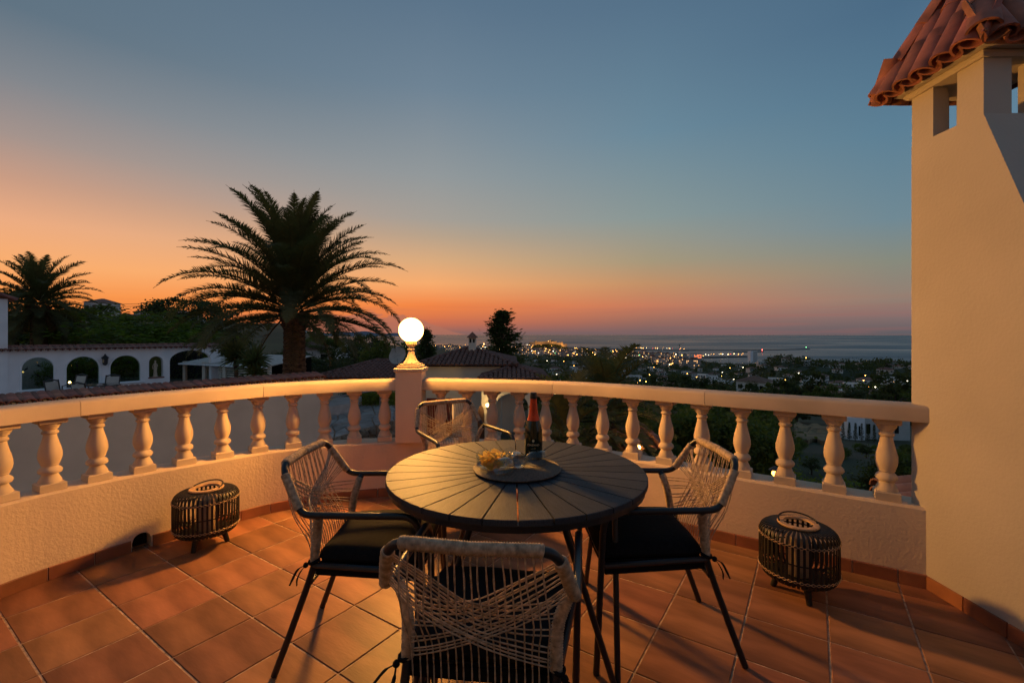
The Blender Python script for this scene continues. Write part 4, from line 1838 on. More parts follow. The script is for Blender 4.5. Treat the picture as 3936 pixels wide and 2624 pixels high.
def build_arcade():
    ln = Line((-21.6, 19.5), (-16.9, 26.3))
    z1 = .72
    z0 = -2.2
    h = thing('arcade_house', 'white house wing with arched windows and terracotta coping', 'house', (-20.0, 22.0, -1.4))

    def hole(x0, x1, yt, yb, spr=.5):
        a, b = ln.hit(x0), ln.hit(x1)
        zt, zb = ln.zof((x0 + x1) / 2, yt), ln.zof((x0 + x1) / 2, yb)
        return (a, b, zb, zt - min((b - a) / 2, (zt - zb) * spr), zt)
    A1 = hole(79, 211, 1370, 1495)
    A2 = hole(251, 385, 1367, 1487)
    A3 = hole(420, 543, 1363, 1467)
    NI = hole(573, 628, 1369, 1449)
    BG = hole(653, 812, 1346, 1640)
    BG = (BG[0], BG[1], z0 - .1, BG[4] - .55, BG[4])
    s_end = ln.hit(848)
    w = part('wall', arch_wall(ln, -2.5, s_end, z0, z1, [A1, A2, A3, NI, BG], .30), M['whitewall'], h, True)
    for q in (A1, A2, A3):
        fr = part('window_arch', arch_ring(ln, q[0], q[1], q[2], q[3], q[4], .045, .03), M['whitewall'], h, True)
        mb = MB()
        P = [ln.pt(q[0], -.15, q[2]), ln.pt(q[1], -.15, q[2])]
        for k in range(13):
            t = math.pi * k / 12
            P.append(ln.pt((q[0] + q[1]) / 2 + (q[1] - q[0]) / 2 * math.cos(t), -.15, q[3] + (q[4] - q[3]) * math.sin(t)))
        mb.add(P + [p + Vector((-ln.n.x, -ln.n.y, 0)) * .02 for p in P], [tuple(range(len(P))), tuple(range(len(P), 2 * len(P)))[::-1]])
        part('window_pane', mb, M['pane'], fr, True)
        sl = MB()
        a, b = ln.pt(q[0] - .12, .08, q[2] - .05), ln.pt(q[1] + .12, .08, q[2] - .05)
        sl.sweep([a, b], .05, 4)
        part('window_sill', sl, M['whitewall'], fr, True)
    # black bird silhouettes on the panes
    bird = [(-.16, .05), (-.06, .03), (0, .06), (.05, .02), (.17, .06), (.07, -.01), (.03, -.06), (-.02, -.02), (-.08, .0)]
    for q, spots in ((A1, ((.18, .62), (.55, .72), (.52, .42))), (A2, ((.36, .68), (.8, .55))), (A3, ((.22, .62), (.66, .72)))):
        for u, v in spots:
            s, z = lerp(q[0], q[1], u), lerp(q[2], q[4], v)
            k = 1.0 if q is not A1 else .8
            ca, sa = math.cos(u * 5), math.sin(u * 5)
            P = [ln.pt(s + (x * ca - y * sa) * k, -.145, z + (x * sa + y * ca) * k) for x, y in bird]
            part('bird_decal', MB().add(P, [tuple(range(len(P)))]), M['black'], h, True)
    # court seen through the panes: a rear wall and planting
    rw = MB()
    Pq = [ln.pt(-3.5, -4.2), ln.pt(A2[1] + .6, -4.2), ln.pt(A2[1] + .6, -4.5), ln.pt(-3.5, -4.5)]
    rw.add([(q.x, q.y, -1.6) for q in Pq] + [(q.x, q.y, .25) for q in Pq], [(4, 5, 6, 7), (0, 1, 5, 4), (1, 2, 6, 5), (2, 3, 7, 6), (3, 0, 4, 7)])
    part('court_wall', rw, M['wallgrey'], h, True)
    for q, (sf, of, s_) in enumerate(((A2[0] + .3, -3.2, .30), (A2[1], -3.6, .36), (A3[0] + .4, -2.8, .34), (A3[1] - .2, -3.4, .42), (NI[0], -3.3, .4))):
        w_ = ln.pt(sf, of, -1.5)
        plant('bushy', 'court_shrub', ['leafy shrub seen through the second arched pane', 'leafy shrub between the second and third arched panes', 'leafy shrub seen through the third arched pane',
                                       'taller leafy shrub at the edge of the third arched pane', 'leafy shrub behind the wall niche'][q], 'shrub', w_, s_, q)
    # niche back
    mb = MB()
    c = (NI[0] + NI[1]) / 2
    P = [ln.pt(NI[0] - .05, -.28, NI[2]), ln.pt(NI[1] + .05, -.28, NI[2]), ln.pt(NI[1] + .05, -.28, NI[4] + .05), ln.pt(NI[0] - .05, -.28, NI[4] + .05)]
    part('niche_back', MB().add(P, [(0, 1, 2, 3)]), M['leaf_dark'], h, True)
    mb = MB().sweep([ln.pt(NI[0] - .03, .02, NI[2] - .02), ln.pt(NI[1] + .03, .02, NI[2] - .02)], .035, 4)
    part('niche_sill', mb, M['rooftile'], h, True)
    # column at the open end
    cp = ln.pt(ln.hit(819), -.15)
    mb = MB().lathe([(.17, z0), (.17, z0 + .1), (.13, z0 + .12), (.12, .18), (.16, .22), (.16, .30)], (cp.x, cp.y, 0), 14)
    part('column', mb, M['whitewall'], h, True, smooth='auto')
    coping(h, ln, -2.4, s_end, z1 - .07, .232, .112, .55, M['rooftile'], .30, .22)
    coping(h, ln, -2.28, s_end, z1 - .04, .232, .085, .5, M['rooftile_dark'], .30, .18, 'pan_tile')
    s = -2.4
    while s < s_end:
        mb = MB().sweep([ln.pt(s + .02, -.30, z1 + .13), ln.pt(min(s + .44, s_end), -.30, z1 + .13)], .075, 6)
        part('ridge_tile', mb, M['rooftile'], h, True)
        s += .46
    # gabled end at the side with its own eave
    def block(s0, s1, o0, o1, z0_, z1_):
        P = [ln.pt(s0, o0), ln.pt(s1, o0), ln.pt(s1, o1), ln.pt(s0, o1)]
        return MB().add([(q.x, q.y, z0_) for q in P] + [(q.x, q.y, z1_) for q in P], [(3, 2, 1, 0), (4, 5, 6, 7), (0, 1, 5, 4), (1, 2, 6, 5), (2, 3, 7, 6), (3, 0, 4, 7)])
    e1 = ln.hit(29)
    zt1 = ln.zof(29, 1150)
    part('side_wing', block(e1 - 4, e1, .08, -1.3, z0, zt1), M['whitewall'], h, True)
    e2 = ln.hit(62)
    zt2 = ln.zof(70, 1190) + .15
    part('side_wing', block(e1 - 4, e2 - .95, -1.4, -4.0, z0, zt2), M['whitewall'], h, True)
    me = barrel_mesh(.12, .10, .75, .02, 6)
    me.materials.append(M['rooftile'])
    rl = Vector(root_loc(h))
    ud = Vector((-ln.u.x, -ln.u.y, .42))
    un = Vector((ln.u.x * .42, ln.u.y * .42, 1))
    for k in range(7):
        o = link('eave_tile', me, None, h)
        orient(o, ln.pt(e1 + .25, .2 - .22 * k, zt1 - .05) - rl, ud, un)
    for k in range(12):
        o = link('eave_tile', me, None, h)
        orient(o, ln.pt(e2 - .95 + .35, -1.3 - .22 * k, zt2 - .05) - rl, ud, un)
    # wall lantern
    lp = ln.pt(ln.hit(402), .10, ln.zof(402, 1385))
    wl = thing('wall_lantern', 'small black wall lantern between two arched windows', 'lantern', lp)
    mb = MB().lathe([(.03, -.24), (.10, -.17), (.12, .10), (.17, .13), (.05, .24), (.02, .32)], n=6)
    part('cage', mb, M['dark_metal'], wl)
    mb = MB().lathe([(.07, -.13), (.09, .08)], n=6)
    part('glass', MB().box((0, -.105, -.02), (.07, .02, .16)), M['candle'], wl)
    mb = MB().sweep([(0, 0, .1), (-.08, .06, .16)], .02, 5)
    part('bracket', mb, M['dark_metal'], wl)
    # statue in the niche
    sp = ln.pt(c, -.14, NI[2])
    stt = thing('niche_statue', 'small pale stone statue of a draped figure in the wall niche', 'statue', sp)
    H = (NI[4] - NI[2]) * .80
    prof = [(.16, 0), (.16, .04), (.12, .05), (.115, .10), (.10, .25), (.085, .40), (.105, .50), (.11, .56), (.075, .64), (.10, .76), (.105, .80), (.05, .84), (.03, .86), (.052, .90), (.058, .95), (.03, 1.0)]
    mb = MB().lathe([(r * H * .9, z * H) for r, z in prof], n=12)
    mb.sweep([(.09 * H, 0, .79 * H), (.16 * H, -.02, .66 * H), (.08 * H, -.07 * H, .58 * H)], .026 * H, 6)
    mb.sweep([(-.09 * H, 0, .79 * H), (-.16 * H, 0, .62 * H), (-.12 * H, -.03 * H, .48 * H)], .026 * H, 6)
    part('figure', mb, M['statue'], stt, smooth=True)
    return ln


build_arcade()
mb_ = MB().prism([(-24, 15), (-13.5, 13.5), (-10.5, 25.5), (-16.5, 26.5), (-22, 20.5)], -1.6, -1.325)
struct('neighbour_patio', mb_, M['slab'], 'pale paved patio in front of the arcade house')


# patio furniture in the neighbour's yard
def build_patio_set():
    g = -1.32

    def chair(px, Y, rz, label):
        p = at(px, 1500, Y)
        c = thing('garden_chair', label, 'chair', (p.x, Y, g), R(rz), 'black garden chairs in the neighbouring yard')
        for s in (-1, 1):
            part('leg', MB().sweep([(s * .24, .24, 0), (s * .25, .22, .62), (s * .25, .0, .66), (s * .25, -.24, .62)], .022, 6), M['dark_metal'], c)
            part('leg', MB().sweep([(s * .24, -.30, 0), (s * .24, -.20, .42), (s * .24, -.33, 1.04)], .022, 6), M['dark_metal'], c)
        part('seat', MB().box((0, 0, .43), (.48, .48, .03), bev=.01), M['dark_metal'], c)
        mb = MB()
        mb.add([(-.22, -.215, .46), (.22, -.215, .46), (.22, -.32, .98), (-.22, -.32, .98), (-.22, -.235, .46), (.22, -.235, .46), (.22, -.34, .98), (-.22, -.34, .98)],
               [(0, 1, 2, 3), (7, 6, 5, 4), (0, 4, 5, 1), (2, 6, 7, 3)])
        part('sling_back', mb, M['dish'], c)
        part('top_rail', MB().sweep([(-.25, -.33, 1.0), (0, -.345, 1.06), (.25, -.33, 1.0)], .028, 6), M['dark_metal'], c)
    chair(228, 16.6, -95, 'black garden chair seen edge on beside the oval glass table')
    chair(283, 18.6, 175, 'black garden chair behind the oval table under the second arch')
    chair(333, 16.0, 0, 'black garden chair with its back turned, nearest the coping')
    chair(417, 18.4, 195, 'black garden chair behind the oval table under the wall lantern')
    p = at(366, 1478, 17.2)
    t = thing('oval_table', 'oval glass topped garden table among black chairs', 'table', (p.x, 17.2, g))
    H = p.z - g
    N = 28
    mb = MB().prism([(.85 * math.cos(2 * math.pi * k / N), .52 * math.sin(2 * math.pi * k / N)) for k in range(N)], H - .02, H)
    part('glass_top', mb, mat('bronze_glass', (.16, .13, .11), .06, .05), t)
    part('rim', MB().sweep([(.86 * math.cos(2 * math.pi * k / N), .53 * math.sin(2 * math.pi * k / N), H - .012) for k in range(N)], .018, 6, True), M['dark_metal'], t)
    for sx in (-1, 1):
        for sy in (-1, 1):
            part('leg', MB().sweep([(sx * .6, sy * .33, 0), (sx * .35, sy * .2, H * .5), (sx * .6, sy * .33, H - .02)], .022, 6), M['dark_metal'], t)
    M['yardlamp'] = emit('lit_tea_light', (1.0, .72, .2), 14)
    q = at(268, 1468, 18.0)
    l = thing('table_lantern', 'tiny lit lantern glowing beside the garden chairs', 'lantern', (q.x, 18.0, q.z - .06))
    part('base', MB().lathe([(.05, -.06), (.05, 0)], n=10), M['dark_metal'], l)
    part('flame', MB().sphere((0, 0, .05), .04, 8, 6), M['yardlamp'], l)


build_patio_set()


# lean-to carport, hedge and pots beside the arcade
def build_carport():
    a = at(712, 1385, 27)
    b = at(1050, 1385, 24)
    t = thing('carport', 'low carport with pale corrugated roof and louvred side', 'carport', (a.x, 26, -1.5))
    zt = .02
    ln = Line((a.x, 27.0), (b.x, 24.0))
    N = 26
    for i in range(N):
        s0, s1 = ln.len * i / N, ln.len * (i + 1) / N
        mb = MB().add([ln.pt(s0, .3, zt - .30), ln.pt(s1 - .02, .3, zt - .30), ln.pt(s1 - .02, -2.6, zt + .14), ln.pt(s0, -2.6, zt + .14),
                       ln.pt(s0, .3, zt - .34), ln.pt(s1 - .02, .3, zt - .34), ln.pt(s1 - .02, -2.6, zt + .10), ln.pt(s0, -2.6, zt + .10)],
                      [(0, 1, 2, 3), (7, 6, 5, 4), (0, 4, 5, 1), (1, 5, 6, 2), (2, 6, 7, 3), (3, 7, 4, 0)])
        part('roof_panel', mb, M['awning'], t, True)
    part('gutter', MB().sweep([ln.pt(0, .36, zt - .36), ln.pt(ln.len, .36, zt - .36)], .045, 6), M['whitewall'], t, True)
    for k in range(5):
        p = ln.pt(ln.len * (.02 + .96 * k / 4), .1)
        part('post', MB().box((p.x, p.y, -.95), (.16, .16, 1.5)), M['creamwall'], t, True)
    for k in range(9):
        z = -1.45 + .125 * k
        part('louvre', MB().sweep([ln.pt(ln.len * .42, .05, z), ln.pt(ln.len * .99, .05, z)], .035, 4), M['creamwall'], t, True)
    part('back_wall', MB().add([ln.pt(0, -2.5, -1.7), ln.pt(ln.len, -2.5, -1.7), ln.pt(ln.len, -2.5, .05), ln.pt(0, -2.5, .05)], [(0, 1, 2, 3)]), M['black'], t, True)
    rng = random.Random(8)
    hc = at(685, 1425, 29.5)
    hg = thing('clipped_hedge', 'dark clipped hedge seen through the open arch', 'hedge', (hc.x, 29.5, -1.6))
    mb = MB()
    vs, fs = [], []
    for i in range(2600):
        P = Vector((rng.uniform(-1.5, 1.5), rng.uniform(-.4, .4), rng.uniform(0, 2.25)))
        u = Vector((rng.gauss(0, 1), rng.gauss(0, 1), rng.gauss(0, 1))).normalized() * .07
        w = u.orthogonal() * .7
        o = len(vs)
        vs += [P - u, P + w, P + u, P - w]
        fs.append((o, o + 1, o + 2, o + 3))
    part('foliage', mb.add(vs, fs), M['leaf_dark'], hg)
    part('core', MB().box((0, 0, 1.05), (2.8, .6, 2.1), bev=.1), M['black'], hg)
    for k, px in enumerate((950, 1010)):
        q = at(px, 1462, 13.6)
        p = thing('clay_pot', ['clay plant pot at the foot of the yuccas', 'clay plant pot beside the louvred carport'][k], 'pot', (q.x, 13.6, -1.4))
        part('pot', MB().lathe([(.16, 0), (.24, .34), (.27, .36), (.27, .42), (.22, .42)], n=16), M['pot'], p, smooth='auto')
        part('soil', MB().lathe([(.22, .38), (.21, .39)], n=16), M['ground'], p)


build_carport()


# ------------------------------------------------------------------ tiled-roof houses
def tiled_plane(mb, P0, P1, P2, P3, pitch, row):
    """barrel tile relief on a roof plane: P0-P1 eave, P3-P2 ridge (may be shorter)"""
    P0, P1, P2, P3 = map(Vector, (P0, P1, P2, P3))
    W = (P1 - P0).length
    al = (P1 - P0).normalized()
    mid0, mid1 = (P0 + P1) / 2, (P2 + P3) / 2
    up = (mid1 - mid0)
    up = (up - al * up.dot(al))
    H = up.length
    up.normalize()
    nr = al.cross(up)
    if nr.z < 0:
        nr = -nr
    l0 = (P3 - P0).dot(al)
    r0 = (P2 - P0).dot(al)
    rows = max(1, int(H / row))
    n = int(W / pitch)
    for i in range(n):
        u = (i + .5) * W / n
        for j in range(rows):
            v0, v1 = j * H / rows, (j + 1) * H / rows + row * .10
            vm = (j + .5) / rows
            if u < l0 * vm or u > W + (r0 - W) * vm:
                continue
            vs = []
            for v, r, lift in ((v0, pitch * .50, .024), (min(v1, H), pitch * .42, .004)):
                for k in range(5):
                    a = math.pi * k / 4
                    vs.append(P0 + al * (u + r * math.cos(a)) + up * v + nr * (r * .85 * math.sin(a) + lift))
            mb.add(vs, [(k, k + 1, 6 + k, 5 + k) for k in range(4)] + [(0, 1, 2, 3, 4)])


def hip_roof(parent, x0, x1, y0, y1, ze, zr, inset, m_tile, m_under, pitch=.22, row=.40, rot=None, back=True):
    """hip roof over a rectangle with the long ridge in X"""
    yc = (y0 + y1) / 2
    a, b, c, d = (x0, y0, ze), (x1, y0, ze), (x1, y1, ze), (x0, y1, ze)
    e, f = (x0 + inset, yc, zr), (x1 - inset, yc, zr)
    core = MB().add([a, b, c, d, e, f], [(3, 2, 1, 0), (0, 1, 5, 4), (1, 2, 5), (2, 3, 4, 5), (3, 0, 4)])
    for v in range(len(core.v)):
        x, y, z = core.v[v]
        core.v[v] = (x, y, z - .01)
    rf = part('roof', core, m_under, parent, True)
    mb = MB()
    tiled_plane(mb, a, b, f, e, pitch, row)
    if inset > 0:
        tiled_plane(mb, b, c, f, f, pitch, row)
        tiled_plane(mb, d, a, e, e, pitch, row)
    o = part('roof_tiles', mb, m_tile, rf, True)
    o["kind"] = 'stuff'
    mb = MB()
    segs = [(e, f)] + ([(a, e), (b, f)] if inset > 0 else [])
    for p, q in segs:
        p, q = Vector(p) + Vector((0, 0, .05)), Vector(q) + Vector((0, 0, .05))
        n = max(2, int((q - p).length / .35))
        for k in range(n):
            part('ridge_tile', MB().sweep([p.lerp(q, k / n), p.lerp(q, (k + 1.06) / n)], [.11, .085], 6), m_tile, rf, True)
    return rf


M['housebulb'] = emit('lit_wall_lamp', (1.0, .62, .20), 200)


def build_centre_house():
    h = thing('tiled_house', 'rendered house with brown tiled hip roofs below the balustrade', 'house', (-3.4, 26.0, -3.9))
    ez = at(1700, 1404, 24).z
    x0, x1 = at(1585, 0, 24).x, at(1965, 0, 24).x
    rz = at(1700, 1338, 28).z
    hip_roof(h, x0, x1 + .3, 23.7, 31.5, ez, rz, 2.6, M['rooftile_dark'], M['rooftile_dark'], .24, .42)
    wl = part('wall', MB().box(((x0 + x1) / 2 - .1, 27.7, (ez - 4.4) / 2 - .02), (x1 - x0 - .9, 7.2, ez + 4.4 - .1)), M['creamwall'], h, True)
    # lower wing on the lamp side
    ez2 = at(1370, 1452, 23.4).z
    xa, xb = at(1205, 0, 23.4).x, at(1600, 0, 23.4).x
    hip_roof(h, xa, xb, 23.0, 32.0, ez2, at(1400, 1386, 27.5).z, 2.0, M['rooftile_dark'], M['rooftile_dark'], .24, .42)
    part('wall', MB().box(((xa + xb) / 2, 27.5, (ez2 - 4.4) / 2), (xb - xa - .8, 8.2, ez2 + 4.4 - .06)), M['creamwall'], h, True)
    # porch roof stepping down towards the pine
    ez3 = at(1960, 1455, 22.0).z
    xc, xd = at(1842, 0, 22.0).x, at(2110, 0, 22.0).x
    hip_roof(h, xc, xd, 21.7, 27.5, ez3, at(1900, 1399, 24.6).z, 1.9, M['rooftile_dark'], M['rooftile_dark'], .22, .40)
    # porch front with an arch
    ln = Line((xc + .1, 22.2), (at(2045, 0, 22.2).x, 22.2))
    lm = ln.len
    zf = -4.2
    a0, a1 = ln.hit(1905), ln.hit(2030)
    ow = arch_wall(ln, 0, lm, zf, ez3 - .03, [(a0, a1, zf - .1, ln.zof(1970, 1560), ln.zof(1970, 1512))], .3)
    part('porch_wall', ow, M['creamwall'], h, True)
    part('porch_back', MB().box(((xc + xd) / 2 - .6, 26.2, -2.4), (xd - xc - 1.6, .2, 3.6)), M['creamwall'], h, True)
    # door and red shutters on the wall facing the terrace
    for p0, p1 in ((1640, 1678), (1714, 1738)):
        q0, q1 = at(p0, 1530, 24.0), at(p1, 1530, 24.0)
        sh = part('shutter', MB().box(((q0.x + q1.x) / 2, 24.02, -2.95), (q1.x - q0.x, .08, 1.95), bev=.01), M['redwood'], h, True)
        for k in range(9):
            part('slat', MB().box(((q0.x + q1.x) / 2, 23.97, -3.75 + .2 * k), (q1.x - q0.x - .08, .03, .10)), M['redwood'], sh, True)
    q = at(1733, 1560, 23.98)
    part('lit_window', MB().box((q.x - .02, 24.03, -2.8), (.30, .05, 1.0)), emit('lit_curtain', (1.0, .45, .14), .9), h, True)
    # brown arched door on the porch side wall
    mb = MB()
    c = at(1848, 1600, 23.2)
    P = [Vector((c.x - .10 + .02, 22.10, zf)), Vector((c.x + .26, 22.10, zf))] + [Vector((c.x + .09 + .17 * math.cos(math.pi * k / 10), 22.10, -2.6 + .55 * math.sin(math.pi * k / 10))) for k in range(11)]
    part('door', MB().add(P, [tuple(range(len(P)))]), M['wood'], h, True)
    # wall lamp that lights the porch
    lp = at(1873, 1556, 21.75)
    wl = thing('porch_lamp', 'bright porch lamp glowing on the wall of the tiled house', 'lamp', lp)
    part('bulb', MB().sphere((0, 0, 0), .075, 12, 8), M['housebulb'], wl)
    part('bracket', MB().sweep([(0, .05, -.22), (0, .42, -.20)], .02, 5).lathe([(.05, -.20), (.07, -.10), (.03, -.08)], n=8), M['dark_metal'], wl)
    # chimney stack
    q = at(1816, 1338, 27.0)
    ch = part('chimney', MB().box((q.x, 27.0, q.z + .15), (.42, .42, 1.0)), M['creamwall'], h, True)
    part('chimney_cap', MB().add([(q.x - .34, 26.66, q.z + .62), (q.x + .34, 26.66, q.z + .62), (q.x + .34, 27.34, q.z + .62), (q.x - .34, 27.34, q.z + .62), (q.x, 27.0, q.z + .98)],
                                 [(3, 2, 1, 0), (0, 1, 4), (1, 2, 4), (2, 3, 4), (3, 0, 4)]), M['rooftile'], ch, True)
    for k in (-1, 1):
        part('vent', MB().box((q.x + k * .1, 26.785, q.z + .45), (.10, .02, .22)), M['black'], ch, True)
    # satellite dish
    q = at(1532, 1368, 25.0)
    d = thing('satellite_dish', 'pale round satellite dish on the tiled roof beside the globe lamp', 'satellite dish', (q.x, 25.0, q.z))
    prof = [(.02, 0), (.2, .02), (.38, .07), (.50, .13), (.51, .14), (.38, .09), (.2, .04)]
    dm = part('dish', MB().lathe(prof, n=24), M['dish'], d, smooth='auto')
    dm.rotation_euler = (R(68), 0, R(-18))
    part('mast', MB().sweep([(0, .05, -.1), (0, .15, -.8)], .03, 6), M['steel'], d)
    part('feed_arm', MB().sweep([(.02, -.02, -.45), (.06, -.45, -.28), (.06, -.52, -.10)], .014, 5), M['steel'], d)


build_centre_house()


# stepped path, crazy paving and rubble retaining wall between the two
def build_path():
    z = -1.75
    rng = random.Random(17)
    g = struct('path_ground', MB().add([at_z(1205, 1702, z - .03), at_z(1590, 1592, z - .03), at_z(1600, 1550, z - .03), at_z(1240, 1550, z - .03)], [(0, 1, 2, 3)]), M['grout'],
               'mortar bed of the crazy paved path')
    n, m = 7, 6
    A, B, C, D = at_z(1215, 1700, z), at_z(1560, 1600, z), at_z(1560, 1556, z), at_z(1262, 1560, z)

    def grid(u, v):
        return A.lerp(B, u).lerp(D.lerp(C, u), v)
    J = {}
    for i in range(n + 1):
        for j in range(m + 1):
            J[i, j] = (i + (rng.uniform(-.3, .3) if 0 < i < n else 0), j + (rng.uniform(-.3, .3) if 0 < j < m else 0))
    for i in range(n):
        for j in range(m):
            P = [J[i, j], J[i + 1, j], J[i + 1, j + 1], J[i, j + 1]]
            c = (sum(p[0] for p in P) / 4, sum(p[1] for p in P) / 4)
            P = [(c[0] + (p[0] - c[0]) * .90, c[1] + (p[1] - c[1]) * .90) for p in P]
            Q = [grid(p[0] / n, p[1] / m) for p in P]
            mb = MB().prism([(q.x, q.y) for q in Q], z - .04, z + rng.uniform(.0, .02), .01)
            part('paving_stone', mb, M['paver'], g)
    s = thing('concrete_step', 'pale concrete step block on the paved path', 'step', at_z(1300, 1590, z))
    a, b = at_z(1235, 1602, z), at_z(1345, 1585, z)
    c, d = at_z(1345, 1575, z) + Vector((0, 1.5, 0)), at_z(1235, 1580, z) + Vector((0, 1.6, 0))
    part('block', MB().prism([(p.x, p.y) for p in (a, b, c, d)], z - .1, z + .36, .015), M['slab'], s, True)
    # rubble wall: front face under the lower edge of the paving
    w0, w1 = at_z(1150, 1722, z), at_z(1600, 1590, z)
    ln = Line((w0.x, w0.y), (w1.x, w1.y))
    w = thing('rubble_wall', 'rough stone retaining wall under the crazy paved path', 'wall', ln.pt(ln.len / 2, 0, z - 2))
    part('mortar_core', MB().add([ln.pt(-.5, 0, z - 2.5), ln.pt(ln.len + .5, 0, z - 2.5), ln.pt(ln.len + .5, 0, z - .02), ln.pt(-.5, 0, z - .02),
                                  ln.pt(-.5, -.4, z - 2.5), ln.pt(ln.len + .5, -.4, z - 2.5), ln.pt(ln.len + .5, -.4, z - .02), ln.pt(-.5, -.4, z - .02)],
                                 [(0, 1, 2, 3), (7, 6, 5, 4), (3, 2, 6, 7), (0, 3, 7, 4), (1, 5, 6, 2)]), M['mortar'], w, True)
    cols, rows = 16, 7
    J = {}
    for i in range(cols + 1):
        for j in range(rows + 1):
            J[i, j] = (i + rng.uniform(-.28, .28), j + rng.uniform(-.28, .28))
    cw, rh = (ln.len + .8) / cols, .27
    for i in range(cols):
        for j in range(rows):
            P = [J[i, j], J[i + 1, j], J[i + 1, j + 1], J[i, j + 1]]
            c = (sum(p[0] for p in P) / 4, sum(p[1] for p in P) / 4)
            vs = []
            for k, o in ((.90, .0), (.84, .05), (.55, .075)):
                for p in P:
                    x, y = c[0] + (p[0] - c[0]) * k, c[1] + (p[1] - c[1]) * k
                    vs.append(ln.pt(-.4 + x * cw, o, z - .02 - y * rh))
            part('stone', MB().add(vs, [(0, 1, 5, 4), (1, 2, 6, 5), (2, 3, 7, 6), (3, 0, 4, 7), (4, 5, 9, 8), (5, 6, 10, 9), (6, 7, 11, 10), (7, 4, 8, 11), (8, 9, 10, 11)]), M['rubble'], w, True)
    # thin steel handrail
    hr = thing('path_handrail', 'thin steel handrail beside the paved path', 'handrail', at_z(1400, 1600, z))
    p0, p1 = at(1250, 1532, 14.5), at(1475, 1494, 16.5)
    part('rail', MB().sweep([p0, p1], .025, 6), M['steel'], hr, True)
    for t in (.05, .5, .93):
        q = p0.lerp(p1, t)
        part('post', MB().sweep([q, (q.x, q.y, z)], .018, 6), M['steel'], hr, True)


def at_z(sx, sy, z):
    Y = (EYE - z) * F / (sy - 1285)
    return Vector(((sx - 1968) / F * Y, Y, z))


build_path()


